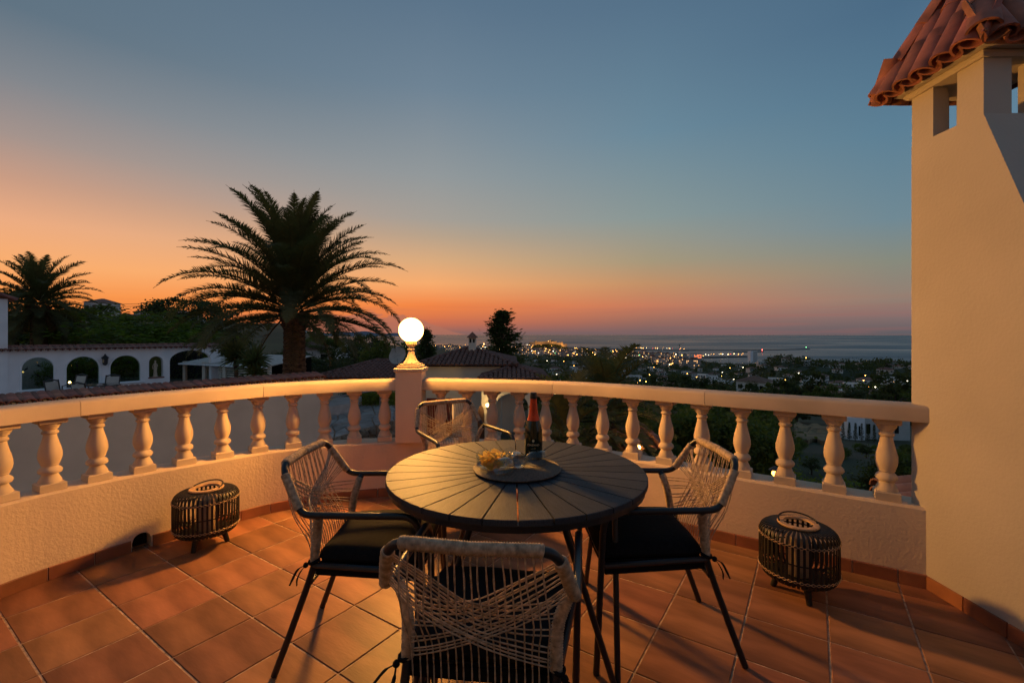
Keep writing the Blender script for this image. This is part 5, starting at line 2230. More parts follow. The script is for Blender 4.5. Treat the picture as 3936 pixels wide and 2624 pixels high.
# small tiled gateway with a lit wall, below the balustrade
def build_gateway():
    c = at(2395, 1690, 12.0)
    g = thing('gate_lodge', 'small lit gateway with pink tiled roof below the balustrade', 'gateway', (c.x, 12.5, -3.9))
    ze = at(2395, 1735, 11.4).z
    zr = at(2440, 1640, 12.4).z
    x0, x1 = at(2290, 0, 11.8).x, at(2512, 0, 12.2).x
    apex = Vector((at(2450, 0, 12.5).x, 12.5, zr))
    a, b, c_, d = Vector((x0, 11.2, ze)), Vector((x1, 11.3, ze + .1)), Vector((x1 + .3, 13.8, ze)), Vector((x0, 13.8, ze))
    part('roof_core', MB().add([a, b, c_, d, apex], [(0, 1, 4), (1, 2, 4), (2, 3, 4), (3, 0, 4), (3, 2, 1, 0)]), M['gate_tile'], g, True)
    me = barrel_mesh(.085, .072, .42, .014, 6)
    me.materials.append(M['gate_tile'])
    rl = Vector(root_loc(g))
    for p, q in ((a, b), (b, c_), (d, a)):
        al = (q - p)
        W = al.length
        al.normalize()
        foot = p + al * (apex - p).dot(al)
        up = (apex - foot)
        H = up.length
        up.normalize()
        nr = al.cross(up)
        if nr.z < 0:
            nr = -nr
        uc = (apex - p).dot(al)
        n = int(W / .19)
        for i in range(n):
            u = (i + .5) * W / n
            reach = H * (u / uc if u < uc else (W - u) / (W - uc))
            for j in range(max(1, int(reach / .34 + .4))):
                o = link('roof_tile', me, None, g)
                orient(o, p + al * u + up * (j * .34 - .05) + nr * .01 - rl, up + nr * .05, nr)
    for p in (a, b):
        for k in range(4):
            e = p.lerp(apex, k / 4) + Vector((0, 0, .06))
            f = p.lerp(apex, (k + 1.1) / 4) + Vector((0, 0, .06))
            part('ridge_tile', MB().sweep([e, f], [.12, .09], 8), M['gate_tile'], g, True, smooth='auto')
    part('pier', MB().box(((x0 + x1) / 2 - .1, 12.5, (ze - 4.3) / 2), (x1 - x0 - .5, 1.7, ze + 4.1)), M['creamwall'], g, True)
    # sweeping side wall lit by the lamp
    mb = MB()
    N = 10
    top = []
    x2 = at(2640, 0, 12.0).x
    for k in range(N + 1):
        t = k / N
        top.append((lerp(x1 - .2, x2, t), lerp(12.0, 12.3, t), ze - .25 - .75 * math.sin(math.pi * t * .55)))
    vs = [(x, y, z) for x, y, z in top] + [(x, y, -4.3) for x, y, z in top] + [(x, y + .2, z) for x, y, z in top] + [(x, y + .2, -4.3) for x, y, z in top]
    n = N + 1
    fs = []
    for k in range(N):
        fs += [(k, n + k, n + k + 1, k + 1), (2 * n + k, 2 * n + k + 1, 3 * n + k + 1, 3 * n + k), (k, k + 1, 2 * n + k + 1, 2 * n + k)]
    fs.append((N, n + N, 3 * n + N, 2 * n + N))
    part('side_wall', MB().add(vs, fs), M['creamwall'], g, True)
    lp = at(2456, 1718, 11.05)
    l = thing('gate_lamp', 'bright wall lamp under the eave of the tiled gateway', 'lamp', lp)
    part('bulb', MB().sphere((0, 0, 0), .045, 10, 8), emit('lit_gate_bulb', (1.0, .50, .12), 120), l)
    part('bracket', MB().sweep([(0, .04, .05), (0, .35, .10)], .015, 5), M['dark_metal'], l)
    # lamp on a short post near the parapet foot
    q = at(2978, 1818, 8.0)
    l = thing('garden_post_lamp', 'glowing garden lamp in the dark shrubs below the balusters', 'lamp', (q.x, 8.0, q.z))
    part('bulb', MB().sphere((0, 0, 0), .05, 10, 8), emit('lit_garden_bulb', (1.0, .40, .05), 16), l)
    part('hood', MB().lathe([(.10, .06), (.02, .12)], n=12), M['dark_metal'], l)
    part('post', MB().sweep([(0, 0, -.05), (0, 0, -2.4)], .03, 8), M['dark_metal'], l)
    q = at(2138, 1512, 14.0)
    l = thing('hanging_light', 'small hanging light just under the handrail behind the bottle', 'lamp', (q.x, 14.0, q.z))
    part('bulb', MB().sphere((0, 0, 0), .045, 10, 8), M['housebulb'], l)
    part('cap', MB().lathe([(.06, .03), (.02, .10)], n=8), M['dark_metal'], l)
    part('pole', MB().sweep([(0, .02, .06), (0, .10, .07), (0, .12, -5.4)], .025, 6), M['dark_metal'], l)
    # terracotta roof edge below the balustrade end
    t = thing('lower_roof', 'edge of a terracotta tiled roof below the end of the balustrade', 'roof', (2.6, 3.7, -.4))
    me2 = barrel_mesh(.085, .075, .9, .014, 8)
    me2.materials.append(M['gate_tile'])
    rl = Vector(t.location)
    for k in range(5):
        o = link('roof_tile', me2, None, t)
        y = 3.58 + .19 * k
        orient(o, Vector((.80 * y, y, -.115 + .012 * k)) - rl, (1, 0, .10), (-.1, 0, 1))
    part('deck', MB().box((3.75, 3.97, -.22), (1.2, .9, .16)), M['gate_tile'], t, True)


build_gateway()
# ------------------------------------------------------------------ nearer trees, pylons
def gz(x, y):
    return ground_z(x, y)


def tree_at(key, name, label, px, Y, top_sy, H, group=None, rz=None, s=None, width=None, base=None):
    """place a tree so that its top reaches photo row top_sy; H = height of the unit tree"""
    p = at(px, top_sy, Y)
    g = gz(p.x, Y) if base is None else base
    k = max(.12, (p.z - g) / H)
    sx = s if s else k
    return plant(key, name, label, 'tree', (p.x, Y, g), sx, rz if rz is not None else px * .37, group, k)


random.seed(50)
tree_at('bushy', 'round_tree', 'broad bright green tree dome behind the arcade coping', 525, 34, 1192, 5.1, s=2.05, base=-1.4)
tree_at('bushy', 'round_tree', 'lower green shrub dome at the side of the bright tree', 640, 33, 1250, 5.1, s=1.1, base=-1.4)
tree_at('pine', 'dark_pine', 'dark spreading pine behind the palm fronds on the hill', 745, 42, 1140, 6.6, s=1.15)
tree_at('olive', 'dark_tree', 'dark tree under the spreading pine', 830, 40, 1245, 5.2, s=1.1)
tree_at('round', 'dark_tree', 'dark tree filling the gap behind the smaller palm', 300, 44, 1160, 6.3, s=1.5)
tree_at('olive', 'dark_tree', 'dark tree at the edge beside the white side wing', 60, 40, 1105, 5.2, s=1.6)
tree_at('olive', 'dark_tree', 'low dark tree under the smaller palm', 215, 38, 1215, 5.2, s=1.3)
tree_at('cypress', 'cone_pine', 'tall cone shaped pine rising beyond the tiled roof', 1930, 46, 1198, 9.0, s=1.65)
tree_at('cypress', 'cone_pine', 'small cone shaped pine directly behind the globe lamp', 1640, 52, 1268, 9.0, s=.95)
tree_at('round', 'dark_tree', 'round dark tree hidden partly behind the globe lamp post', 1500, 50, 1290, 6.3, s=1.2)
tree_at('pine', 'umbrella_pine', 'umbrella shaped pine standing before the bay', 1398, 80, 1276, 6.6, s=.95)
tree_at('round', 'dark_tree', 'dark bushy tree beside the palm trunk under the water tower', 1240, 75, 1286, 6.3, s=1.1)
tree_at('olive', 'dark_tree', 'dark tree in front of the umbrella pine', 1330, 62, 1318, 5.2, s=1.2)
tree_at('round', 'dark_tree', 'dark tree left in the gap before the lower wing roof', 1455, 58, 1325, 6.3, s=.9)
tree_at('olive', 'dark_tree', 'shrubby tree behind the trunk of the tall palm', 1075, 30, 1345, 5.2, s=.8, base=-1.8)
tree_at('olive', 'dark_tree', 'shrubby tree at the garden side of the palm trunk', 1225, 30, 1375, 5.2, s=.75, base=-2.2)
tree_at('bushy', 'dark_tree', 'leafy shrub above the paved path railing', 1480, 21, 1475, 5.1, s=.5, base=-3.0)
tree_at('round', 'dark_tree', 'leafy shrub between the path and the pillar', 1395, 22, 1495, 6.3, s=.45, base=-3.0)

# slope below the balustrade
slope = [('bushy', 2120, 40, 1440), ('round', 2260, 36, 1470), ('olive', 2400, 44, 1440), ('round', 2560, 40, 1478), ('bushy', 2700, 34, 1500), ('round', 2820, 30, 1530),
         ('bushy', 2930, 38, 1470), ('olive', 2985, 44, 1560), ('round', 3215, 60, 1560), ('bushy', 3300, 30, 1712), ('olive', 3420, 36, 1705), ('round', 3500, 28, 1730),
         ('bushy', 2620, 24, 1590), ('round', 2480, 26, 1560), ('olive', 2770, 22, 1650), ('bushy', 2890, 20, 1700), ('round', 3000, 24, 1760), ('bushy', 3200, 20, 1760),
         ('olive', 3330, 22, 1770), ('bushy', 2330, 22, 1600), ('round', 2200, 24, 1590), ('olive', 3120, 17, 1830), ('bushy', 2700, 16, 1790), ('round', 2860, 15, 1830)]
for i_, (k_, px_, Y_, ty_) in enumerate(slope):
    ty_ = max(ty_, 1520) if px_ < 2950 else ty_
    H_ = {'bushy': 5.1, 'round': 6.3, 'olive': 5.2}[k_]
    tree_at(k_, 'slope_tree', 'leafy tree massed on the dark slope below the balusters', px_, Y_, ty_, H_, 'trees on the slope below the terrace', i_ * 1.3)

rg_ = random.Random(66)
for i_ in range(46):
    az_, d_ = rg_.uniform(4, 42), 13 * (4.6 ** rg_.random())
    x_, y_ = d_ * math.sin(R(az_)), d_ * math.cos(R(az_))
    if y_ < 8:
        continue
    s_ = rg_.uniform(.35, .6) * (1 + d_ / 60)
    s_ = min(s_, max(.15, (EYE - (300 if x_ / y_ < .58 else 440) / F * y_ - gz(x_, y_)) / 5.0))
    plant(rg_.choice(['bushy', 'bushy', 'olive', 'round']), 'slope_shrub', 'low leafy shrub on the slope under the terrace', 'shrub', (x_, y_, gz(x_, y_) - .4), s_, i_, 'shrubs on the slope under the terrace')

mid = [('far_a', 2040, 70, 1405), ('far_c', 2150, 95, 1400), ('far_a', 3120, 105, 1425), ('far_c', 3215, 100, 1440), ('far_c', 3370, 95, 1435), ('far_a', 3440, 90, 1428), ('far_b', 3300, 75, 1500),
       ('far_a', 3060, 70, 1530), ('far_c', 3500, 120, 1440), ('far_c', 3160, 98, 1450), ('far_c', 3420, 105, 1432), ('far_a', 2480, 75, 1500), ('far_c', 2650, 80, 1508), ('far_a', 2860, 75, 1512), ('far_c', 2300, 70, 1475)]
for i_, (k_, px_, Y_, ty_) in enumerate(mid):
    tree_at(k_, 'valley_tree', 'rounded dark tree on the upper valley side', px_, Y_, ty_, 6.6, 'trees on the upper valley side', i_ * 2.1, s=random.uniform(1.0, 1.5))


def build_pylon():
    p = at(552, 1200, 70)
    g = gz(p.x, 70)
    top = at(552, 1163, 70).z
    t = thing('lattice_pylon', 'small lattice electricity pole against the orange sky', 'pylon', (p.x, 70, g))
    H = top - g
    for sx in (-.36, .36):
        part('upright', MB().sweep([(sx, 0, 0), (sx, 0, H)], .07, 5), M['dark_metal'], t)
    for k in range(9):
        part('rung', MB().sweep([(-.36, 0, H - .05 - k * .55), (.36, 0, H - .05 - k * .55)], .05, 4), M['dark_metal'], t)
    w = thing('power_cable', 'thin power cables sagging from the lattice pole', 'cable', (p.x, 70, top))
    q = at(225, 1136, 60)
    for dz in (0, -.35):
        pts = []
        for k in range(17):
            u = k / 16
            a = Vector((p.x, 70, top - .1 + dz)).lerp(Vector((q.x, 60, q.z + dz)), u)
            pts.append(a - Vector((0, 0, 1.0 * 4 * u * (1 - u) * .5)))
        part('cable', MB().sweep(pts, .03, 4), M['dark_metal'], w, True)
    for i, (px, y0, Y) in enumerate(((586, 1190, 130), (612, 1196, 130), (634, 1194, 130), (1032, 1256, 160), (1340, 1280, 110))):
        a = at(px, y0, Y)
        lab = ['thin antenna mast nearest the lattice pole', 'thin antenna mast between two others on the ridge', 'thin antenna mast nearest the dark spreading pine',
               'lone thin pole above the hillside houses beside the palm trunk', 'telephone pole with crossarm in front of the bay'][i]
        b = gz(a.x, Y)
        m = thing('mast_pole', lab, 'pole', (a.x, Y, b))
        part('pole', MB().sweep([(0, 0, 0), (0, 0, a.z - b)], [.10, .06], 5), M['dark_metal'], m)
        part('crossarm', MB().sweep([(-.5, 0, a.z - b - .4), (.5, 0, a.z - b - .4)], .04, 4), M['dark_metal'], m)


build_pylon()


# ------------------------------------------------------------------ villas
VM = {}
M['villawall'] = mat('villa_wall', (.78, .74, .70), .9, .08, .3, rnd=.22)
M['villaroof'] = mat('villa_roof', (.24, .12, .085), .9, .15, .5, rnd=.2)
M['litwin'] = emit('lit_window', (1.0, .50, .14), 3.0, False)


def villa_kind(key, w, d, h, wing, hip, seed):
    rng = random.Random(seed)
    parts = []
    wl = MB().box((0, 0, h / 2 - 1), (w, d, h + 2))
    if wing:
        wl.box((w * .55, -d * .1, h * .3 - 1), (w * .5, d * .8, h * .6 + 2))
        wl.box((-w * .1, -d * .62, h * .10 - 1), (w * .9, d * .3, h * .2 + 2))
    parts.append(('wall', wl.mesh('wall'), 'villawall'))
    rf = MB()

    def hipr(cx, cy, ww, dd, z, r):
        o = .5
        a = ww / 2 + o
        b = dd / 2 + o
        k = max(.1, a - b)
        rf.add([(cx - a, cy - b, z), (cx + a, cy - b, z), (cx + a, cy + b, z), (cx - a, cy + b, z), (cx - k, cy, z + r), (cx + k, cy, z + r)],
               [(3, 2, 1, 0), (0, 1, 5, 4), (1, 2, 5), (2, 3, 4, 5), (3, 0, 4)])
    if hip:
        hipr(0, 0, w, d, h, d * .22)
        if wing:
            hipr(w * .55, -d * .1, w * .5, d * .8, h * .6, d * .14)
    else:
        for cx, cy, ww, dd, z in ((0, 0, w, d, h),) + (((w * .55, -d * .1, w * .5, d * .8, h * .6),) if wing else ()):
            for sx, sy, lx, ly in ((0, -1, ww, .25), (0, 1, ww, .25), (-1, 0, .25, dd - .5), (1, 0, .25, dd - .5)):
                rf.box((cx + sx * (ww / 2 - .125), cy + sy * (dd / 2 - .125), z + .3), (lx, ly, .6))
    parts.append(('roof', rf.mesh('roof'), 'villaroof' if hip else 'villawall'))
    n = 4
    for i in range(n):
        for st in range(1 if h < 4.5 else 2):
            x = -w / 2 + w * (i + .5) / n
            parts.append(('window', MB().box((x, -d / 2 - .01, 1.5 + st * 2.9), (w / n * .45, .12, 1.3)).mesh('window'), 'darkglass'))
    for nme, me, m in parts:
        me.materials.append(M[m])
    VM[key] = parts


villa_kind('a', 11, 8, 3.4, True, True, 1)
villa_kind('b', 9, 8, 6.2, False, True, 2)
villa_kind('c', 12, 7, 6.0, True, False, 3)
villa_kind('d', 13, 9, 3.3, False, True, 4)


def villa(key, x, y, rz, label, group=None, s=1.0, dz=0.0, name='villa', win=True):
    v = thing(name, label, 'villa', (x, y, gz(x, y) + dz), rz, group)
    v.scale = (s, s, s)
    for nme, me, m in VM[key]:
        if nme == 'window' and not win:
            continue
        link(nme, me, None, v)
    return v


named = [('b', 395, 1222, 150, 20, 'pale tower like house on the ridge beside the lattice pole', .8),
         ('a', 690, 1245, 150, -10, 'white house half hidden behind the spreading pine', .9),
         ('b', 985, 1338, 170, 15, 'white two storey house with balcony beside the palm trunk', .85),
         ('a', 1050, 1322, 215, -8, 'pink house with low roof next to the palm trunk', 1.1),
         ('c', 1120, 1300, 235, 25, 'grey flat topped house behind the palm trunk', .9),
         ('d', 880, 1300, 200, 10, 'low house glimpsed under the fronds on the ridge', .8),
         ('a', 600, 1235, 180, 5, 'long low house along the ridge behind the green dome', 1.0),
         ('d', 1210, 1365, 120, -12, 'low villa with pale roof beyond the lower wing', .8),
         ('a', 1310, 1352, 150, 18, 'pale villa at the bay side of the palm', .9),
         ('d', 1440, 1360, 160, -20, 'small villa under the umbrella pine', .8),
         ('d', 1150, 1395, 75, 30, 'beige house with sloping roof just behind the palm trunk', .7)]
for k_, px_, sy_, Y_, rz_, lb_, s_ in named:
    p_ = at(px_, sy_, Y_)
    v_ = thing('hill_house', lb_, 'house', (p_.x, Y_, p_.z), R(rz_))
    v_.scale = (s_, s_, s_)
    for nme_, me_, m_ in VM[k_]:
        link(nme_, me_, None, v_)


def build_white_cube():
    p = at(3330, 1700, 48)
    g = p.z - 3
    h = thing('white_cube_house', 'modern white cube house seen between the last balusters', 'house', (p.x, 48, g))
    top = at(3330, 1600, 48).z
    x0, x1, x2 = at(3245, 0, 48).x, at(3310, 0, 48).x, at(3500, 0, 48).x
    part('wall', MB().box(((x0 + x1) / 2, 49, (g + top) / 2), (x1 - x0, 3, top - g)), M['whitewall'], h, True)
    part('wall', MB().box(((x1 + x2) / 2 + .02, 50.6, (g + top) / 2 - .02), (x2 - x1, 5, top - g)), M['wallgrey'], h, True)
    for k in range(3):
        part('window', MB().box((x1 + .8 + 1.5 * k, 48.08, top - 1.3), (.4, .1, 1.0)), M['darkglass'], h, True)
    part('window', MB().box((x0 + 1.2, 47.48, top - 1.4), (.12, .1, 1.0)), M['darkglass'], h, True)
    for k in range(7):
        q = at(3240 + 24 * k, 1690, 45)
        plant('slim', 'slim_cypress', 'one of the slim cypresses in a row before the white cube house', 'tree', (q.x, 45, gz(q.x, 45)), .26, k, 'cypress row before the cube house')
    f = thing('field_patch', 'dry yellow field patch on the slope among dark trees', 'field', at(3110, 1690, 50))
    vs, fs = [], []
    n = 8
    for lay in (.35, -.6):
        for i in range(n + 1):
            for j in range(n + 1):
                k = lerp(3052, 3192, i / n)
                Y = lerp(36, 62, j / n) * (1 + .06 * math.sin(i * 1.7))
                x = (k - 1968) / F * Y
                vs.append((x, Y, gz(x, Y) + lay))
    m = (n + 1) ** 2
    for i in range(n):
        for j in range(n):
            q = i * (n + 1) + j
            fs.append((q, q + n + 1, q + n + 2, q + 1))
            fs.append((m + q, m + q + 1, m + q + n + 2, m + q + n + 1))
    bd = [j for j in range(n + 1)] + [i * (n + 1) + n for i in range(1, n + 1)] + [n * (n + 1) + j for j in range(n - 1, -1, -1)] + [i * (n + 1) for i in range(n - 1, 0, -1)]
    for q, r in zip(bd, bd[1:] + bd[:1]):
        fs.append((q, r, m + r, m + q))
    part('dry_grass', MB().add(vs, fs), M['drygrass'], f, True)
    # neighbour's small balustrade on the slope
    b = thing('small_balustrade', 'small mossy stone balustrade with ball finial on the slope', 'balustrade', at(2770, 1700, 20))
    a, c = at(2690, 1660, 21), at(2795, 1690, 19)
    part('rail', MB().sweep([a, c], .07, 4), M['mortar'], b, True)
    bm = MB().lathe([(.05, 0), (.07, .1), (.04, .25), (.03, .34), (.05, .36)], n=8).mesh('baluster', smooth='auto')
    bm.materials.append(M['mortar'])
    for k in range(9):
        o = link('baluster', bm, None, b)
        o.location = a.lerp(c, k / 8) - Vector((0, 0, .42)) - Vector(root_loc(b))
    part('finial', MB().lathe([(.12, -.6), (.12, .12), (.05, .16), (.11, .24), (.11, .30), (.03, .38)], (c.x, c.y, c.z), 12), M['mortar'], b, True, smooth='auto')


build_white_cube()


# ------------------------------------------------------------------ valley: villas, woods, town
def occupied(x, y, L, r):
    return any((x - a) ** 2 + (y - b) ** 2 < r * r for a, b in L)


def build_valley():
    rng = random.Random(77)
    vill = []
    keys = 'aabcdd'
    vis = 0
    tries = 0
    while vis < 215 and tries < 9000:
        tries += 1
        az = rng.uniform(-3, 44) if vis < 170 else rng.uniform(22, 43)
        d = 230 * (6.8 ** rng.random()) if vis < 170 else rng.uniform(280, 880)
        if d > coast(az) * .93 or (az < 14 and d > 1500):
            continue
        x, y = d * math.sin(R(az)), d * math.cos(R(az))
        if occupied(x, y, vill, 20 + d * .010):
            continue
        vill.append((x, y))
        k = rng.choice(keys)
        wh = {'a': 'low white villa with a hip roof among the valley trees', 'b': 'two storey villa with a hip roof among the valley trees',
              'c': 'flat roofed white villa among the valley trees', 'd': 'long low villa with a hip roof among the valley trees'}[k]
        villa(k, x, y, R(rng.uniform(-50, 50)), wh, 'villas scattered in the valley', rng.uniform(.85, 1.35), win=d < 900)
        vis += 1
    trees = []
    n = 0
    tries = 0
    cnt = 0
    while cnt < 230 and tries < 8000:
        tries += 1
        az = rng.uniform(0, 43)
        d = 120 * (6.5 ** rng.random())
        x, y = d * math.sin(R(az)), d * math.cos(R(az))
        if occupied(x, y, vill, 11) or occupied(x * 1.05, y * 1.05, vill, 11) or occupied(x * 1.11, y * 1.11, vill, 10) or occupied(x, y, trees, 6):
            continue
        trees.append((x, y))
        s = rng.uniform(.7, 1.35)
        plant(rng.choice(['far_a', 'far_b', 'far_c', 'far_a']), 'valley_tree', 'dark tree among the villas of the valley', 'tree', (x, y, gz(x, y)), s, rng.uniform(0, 6), 'trees among the valley villas', s * rng.uniform(.9, 1.3))
        cnt += 1
    # the rest of the woods as one mass
    vs, fs = [], []

    def clump(x, y, s, nq):
        g = gz(x, y)
        for i in range(nq):
            p = Vector((rng.gauss(0, .5), rng.gauss(0, .5), abs(rng.gauss(.55, .42))))
            P = Vector((x + p.x * s, y + p.y * s, g + p.z * s * .95))
            u = Vector((rng.gauss(0, 1), rng.gauss(0, 1), rng.gauss(0, .8))).normalized() * s * (rng.uniform(.14, .26) if nq < 30 else rng.uniform(.08, .17))
            w = u.orthogonal() * rng.uniform(.5, .9)
            w = (w * math.cos(i) + u.normalized().cross(w) * math.sin(i))
            o = len(vs)
            vs.extend([P - u, P + w, P + u, P - w])
            fs.append((o, o + 1, o + 2, o + 3))
    for i in range(6000):
        az = rng.uniform(-6, 46)
        d = 130 * (13.2 ** (rng.random() ** .8))
        if d > coast(az) * .97 or (az < 16 and d > 1750 and rng.random() < .75):
            continue
        x, y = d * math.sin(R(az)), d * math.cos(R(az))
        if occupied(x, y, vill, 10) or occupied(x * 1.04, y * 1.04, vill, 10) or occupied(x * 1.08, y * 1.08, vill, 9):
            continue
        clump(x, y, rng.uniform(2.4, 4.4) * (1 + d / 1700), 40 if d < 420 else 24)
    for i in range(900):
        az = rng.uniform(-52, -8)
        d = 110 * (16 ** rng.random())
        x, y = d * math.sin(R(az)), d * math.cos(R(az))
        g = gz(x, y)
        if g > EYE - 1:
            continue
        clump(x, y, rng.uniform(1.6, 3.0) * (1 + d / 1500), 44)
    # the castle hill and the low crest by the shore
    for i in range(420):
        az = 4.4 + rng.gauss(0, 1.5)
        d = 2520 + rng.gauss(0, 70)
        clump(d * math.sin(R(az)), d * math.cos(R(az)), rng.uniform(6, 11), 18)
    for i in range(500):
        az = rng.uniform(26, 46)
        d = rng.gauss(880, 130)
        clump(d * math.sin(R(az)), d * math.cos(R(az)), rng.uniform(4, 8), 26)
    o = part('woodland', MB().add(vs, fs), M['leaf_dark'])
    tag(o, 'dark woods covering the valley between the villas', 'woodland', None, 'stuff')


build_valley()


# ------------------------------------------------------------------ town by the sea
def facade_mat():
    m = bpy.data.materials.new('town_facade')
    m.use_nodes = True
    N, L = m.node_tree.nodes, m.node_tree.links
    b = N['Principled BSDF']
    b.inputs['Roughness'].default_value = .9
    tc = N.new('ShaderNodeTexCoord')
    oi = N.new('ShaderNodeObjectInfo')
    rp = N.new('ShaderNodeValToRGB')
    e = rp.color_ramp.elements
    e.new(.35)
    e.new(.7)
    for q, (p, c) in zip(e, ((0, (.58, .42, .33)), (.35, (.68, .60, .54)), (.7, (.52, .40, .34)), (1, (.74, .66, .60)))):
        q.position = p
        q.color = (*c, 1)
    L.new(oi.outputs['Random'], rp.inputs[0])
    br = N.new('ShaderNodeTexBrick')
    br.offset = 0
    br.inputs['Scale'].default_value = 1
    br.inputs['Brick Width'].default_value = 3.2
    br.inputs['Row Height'].default_value = 3.1
    br.inputs['Mortar Size'].default_value = .8
    br.inputs['Mortar Smooth'].default_value = .1
    sx = N.new('ShaderNodeSeparateXYZ')
    cx = N.new('ShaderNodeCombineXYZ')
    ad = N.new('ShaderNodeMath')
    L.new(tc.outputs['Object'], sx.inputs[0])
    L.new(sx.outputs[0], ad.inputs[0])
    L.new(sx.outputs[1], ad.inputs[1])
    L.new(ad.outputs[0], cx.inputs[0])
    L.new(sx.outputs[2], cx.inputs[1])
    L.new(cx.outputs[0], br.inputs['Vector'])
    mx = N.new('ShaderNodeMix')
    mx.data_type = 'RGBA'
    mx.inputs[6].default_value = (.05, .05, .055, 1)
    L.new(br.outputs['Fac'], mx.inputs[0])
    L.new(rp.outputs[0], mx.inputs[7])
    L.new(mx.outputs[2], b.inputs['Base Color'])
    # some rooms are lit
    wn = N.new('ShaderNodeTexWhiteNoise')
    sn = N.new('ShaderNodeVectorMath')
    sn.operation = 'SNAP'
    sn.inputs[1].default_value = (3.2, 3.1, 1)
    va = N.new('ShaderNodeVectorMath')
    va.operation = 'ADD'
    L.new(cx.outputs[0], va.inputs[0])
    L.new(oi.outputs['Random'], va.inputs[1])
    L.new(cx.outputs[0], sn.inputs[0])
    L.new(sn.outputs[0], wn.inputs[0])
    wn.noise_dimensions = '4D'
    L.new(oi.outputs['Random'], wn.inputs['W'])
    gt = N.new('ShaderNodeMath')
    gt.operation = 'GREATER_THAN'
    gt.inputs[1].default_value = .93
    L.new(wn.outputs['Value'], gt.inputs[0])
    inv = N.new('ShaderNodeMath')
    inv.operation = 'SUBTRACT'
    inv.inputs[0].default_value = 1
    L.new(br.outputs['Fac'], inv.inputs[1])
    mu = N.new('ShaderNodeMath')
    mu.operation = 'MULTIPLY'
    L.new(gt.outputs[0], mu.inputs[0])
    L.new(inv.outputs[0], mu.inputs[1])
    ml = N.new('ShaderNodeMath')
    ml.operation = 'MULTIPLY'
    ml.inputs[1].default_value = 2.2
    L.new(mu.outputs[0], ml.inputs[0])
    b.inputs['Emission Color'].default_value = (1, .50, .18, 1)
    L.new(ml.outputs[0], b.inputs['Emission Strength'])
    m.cycles.emission_sampling = 'NONE'
    return m


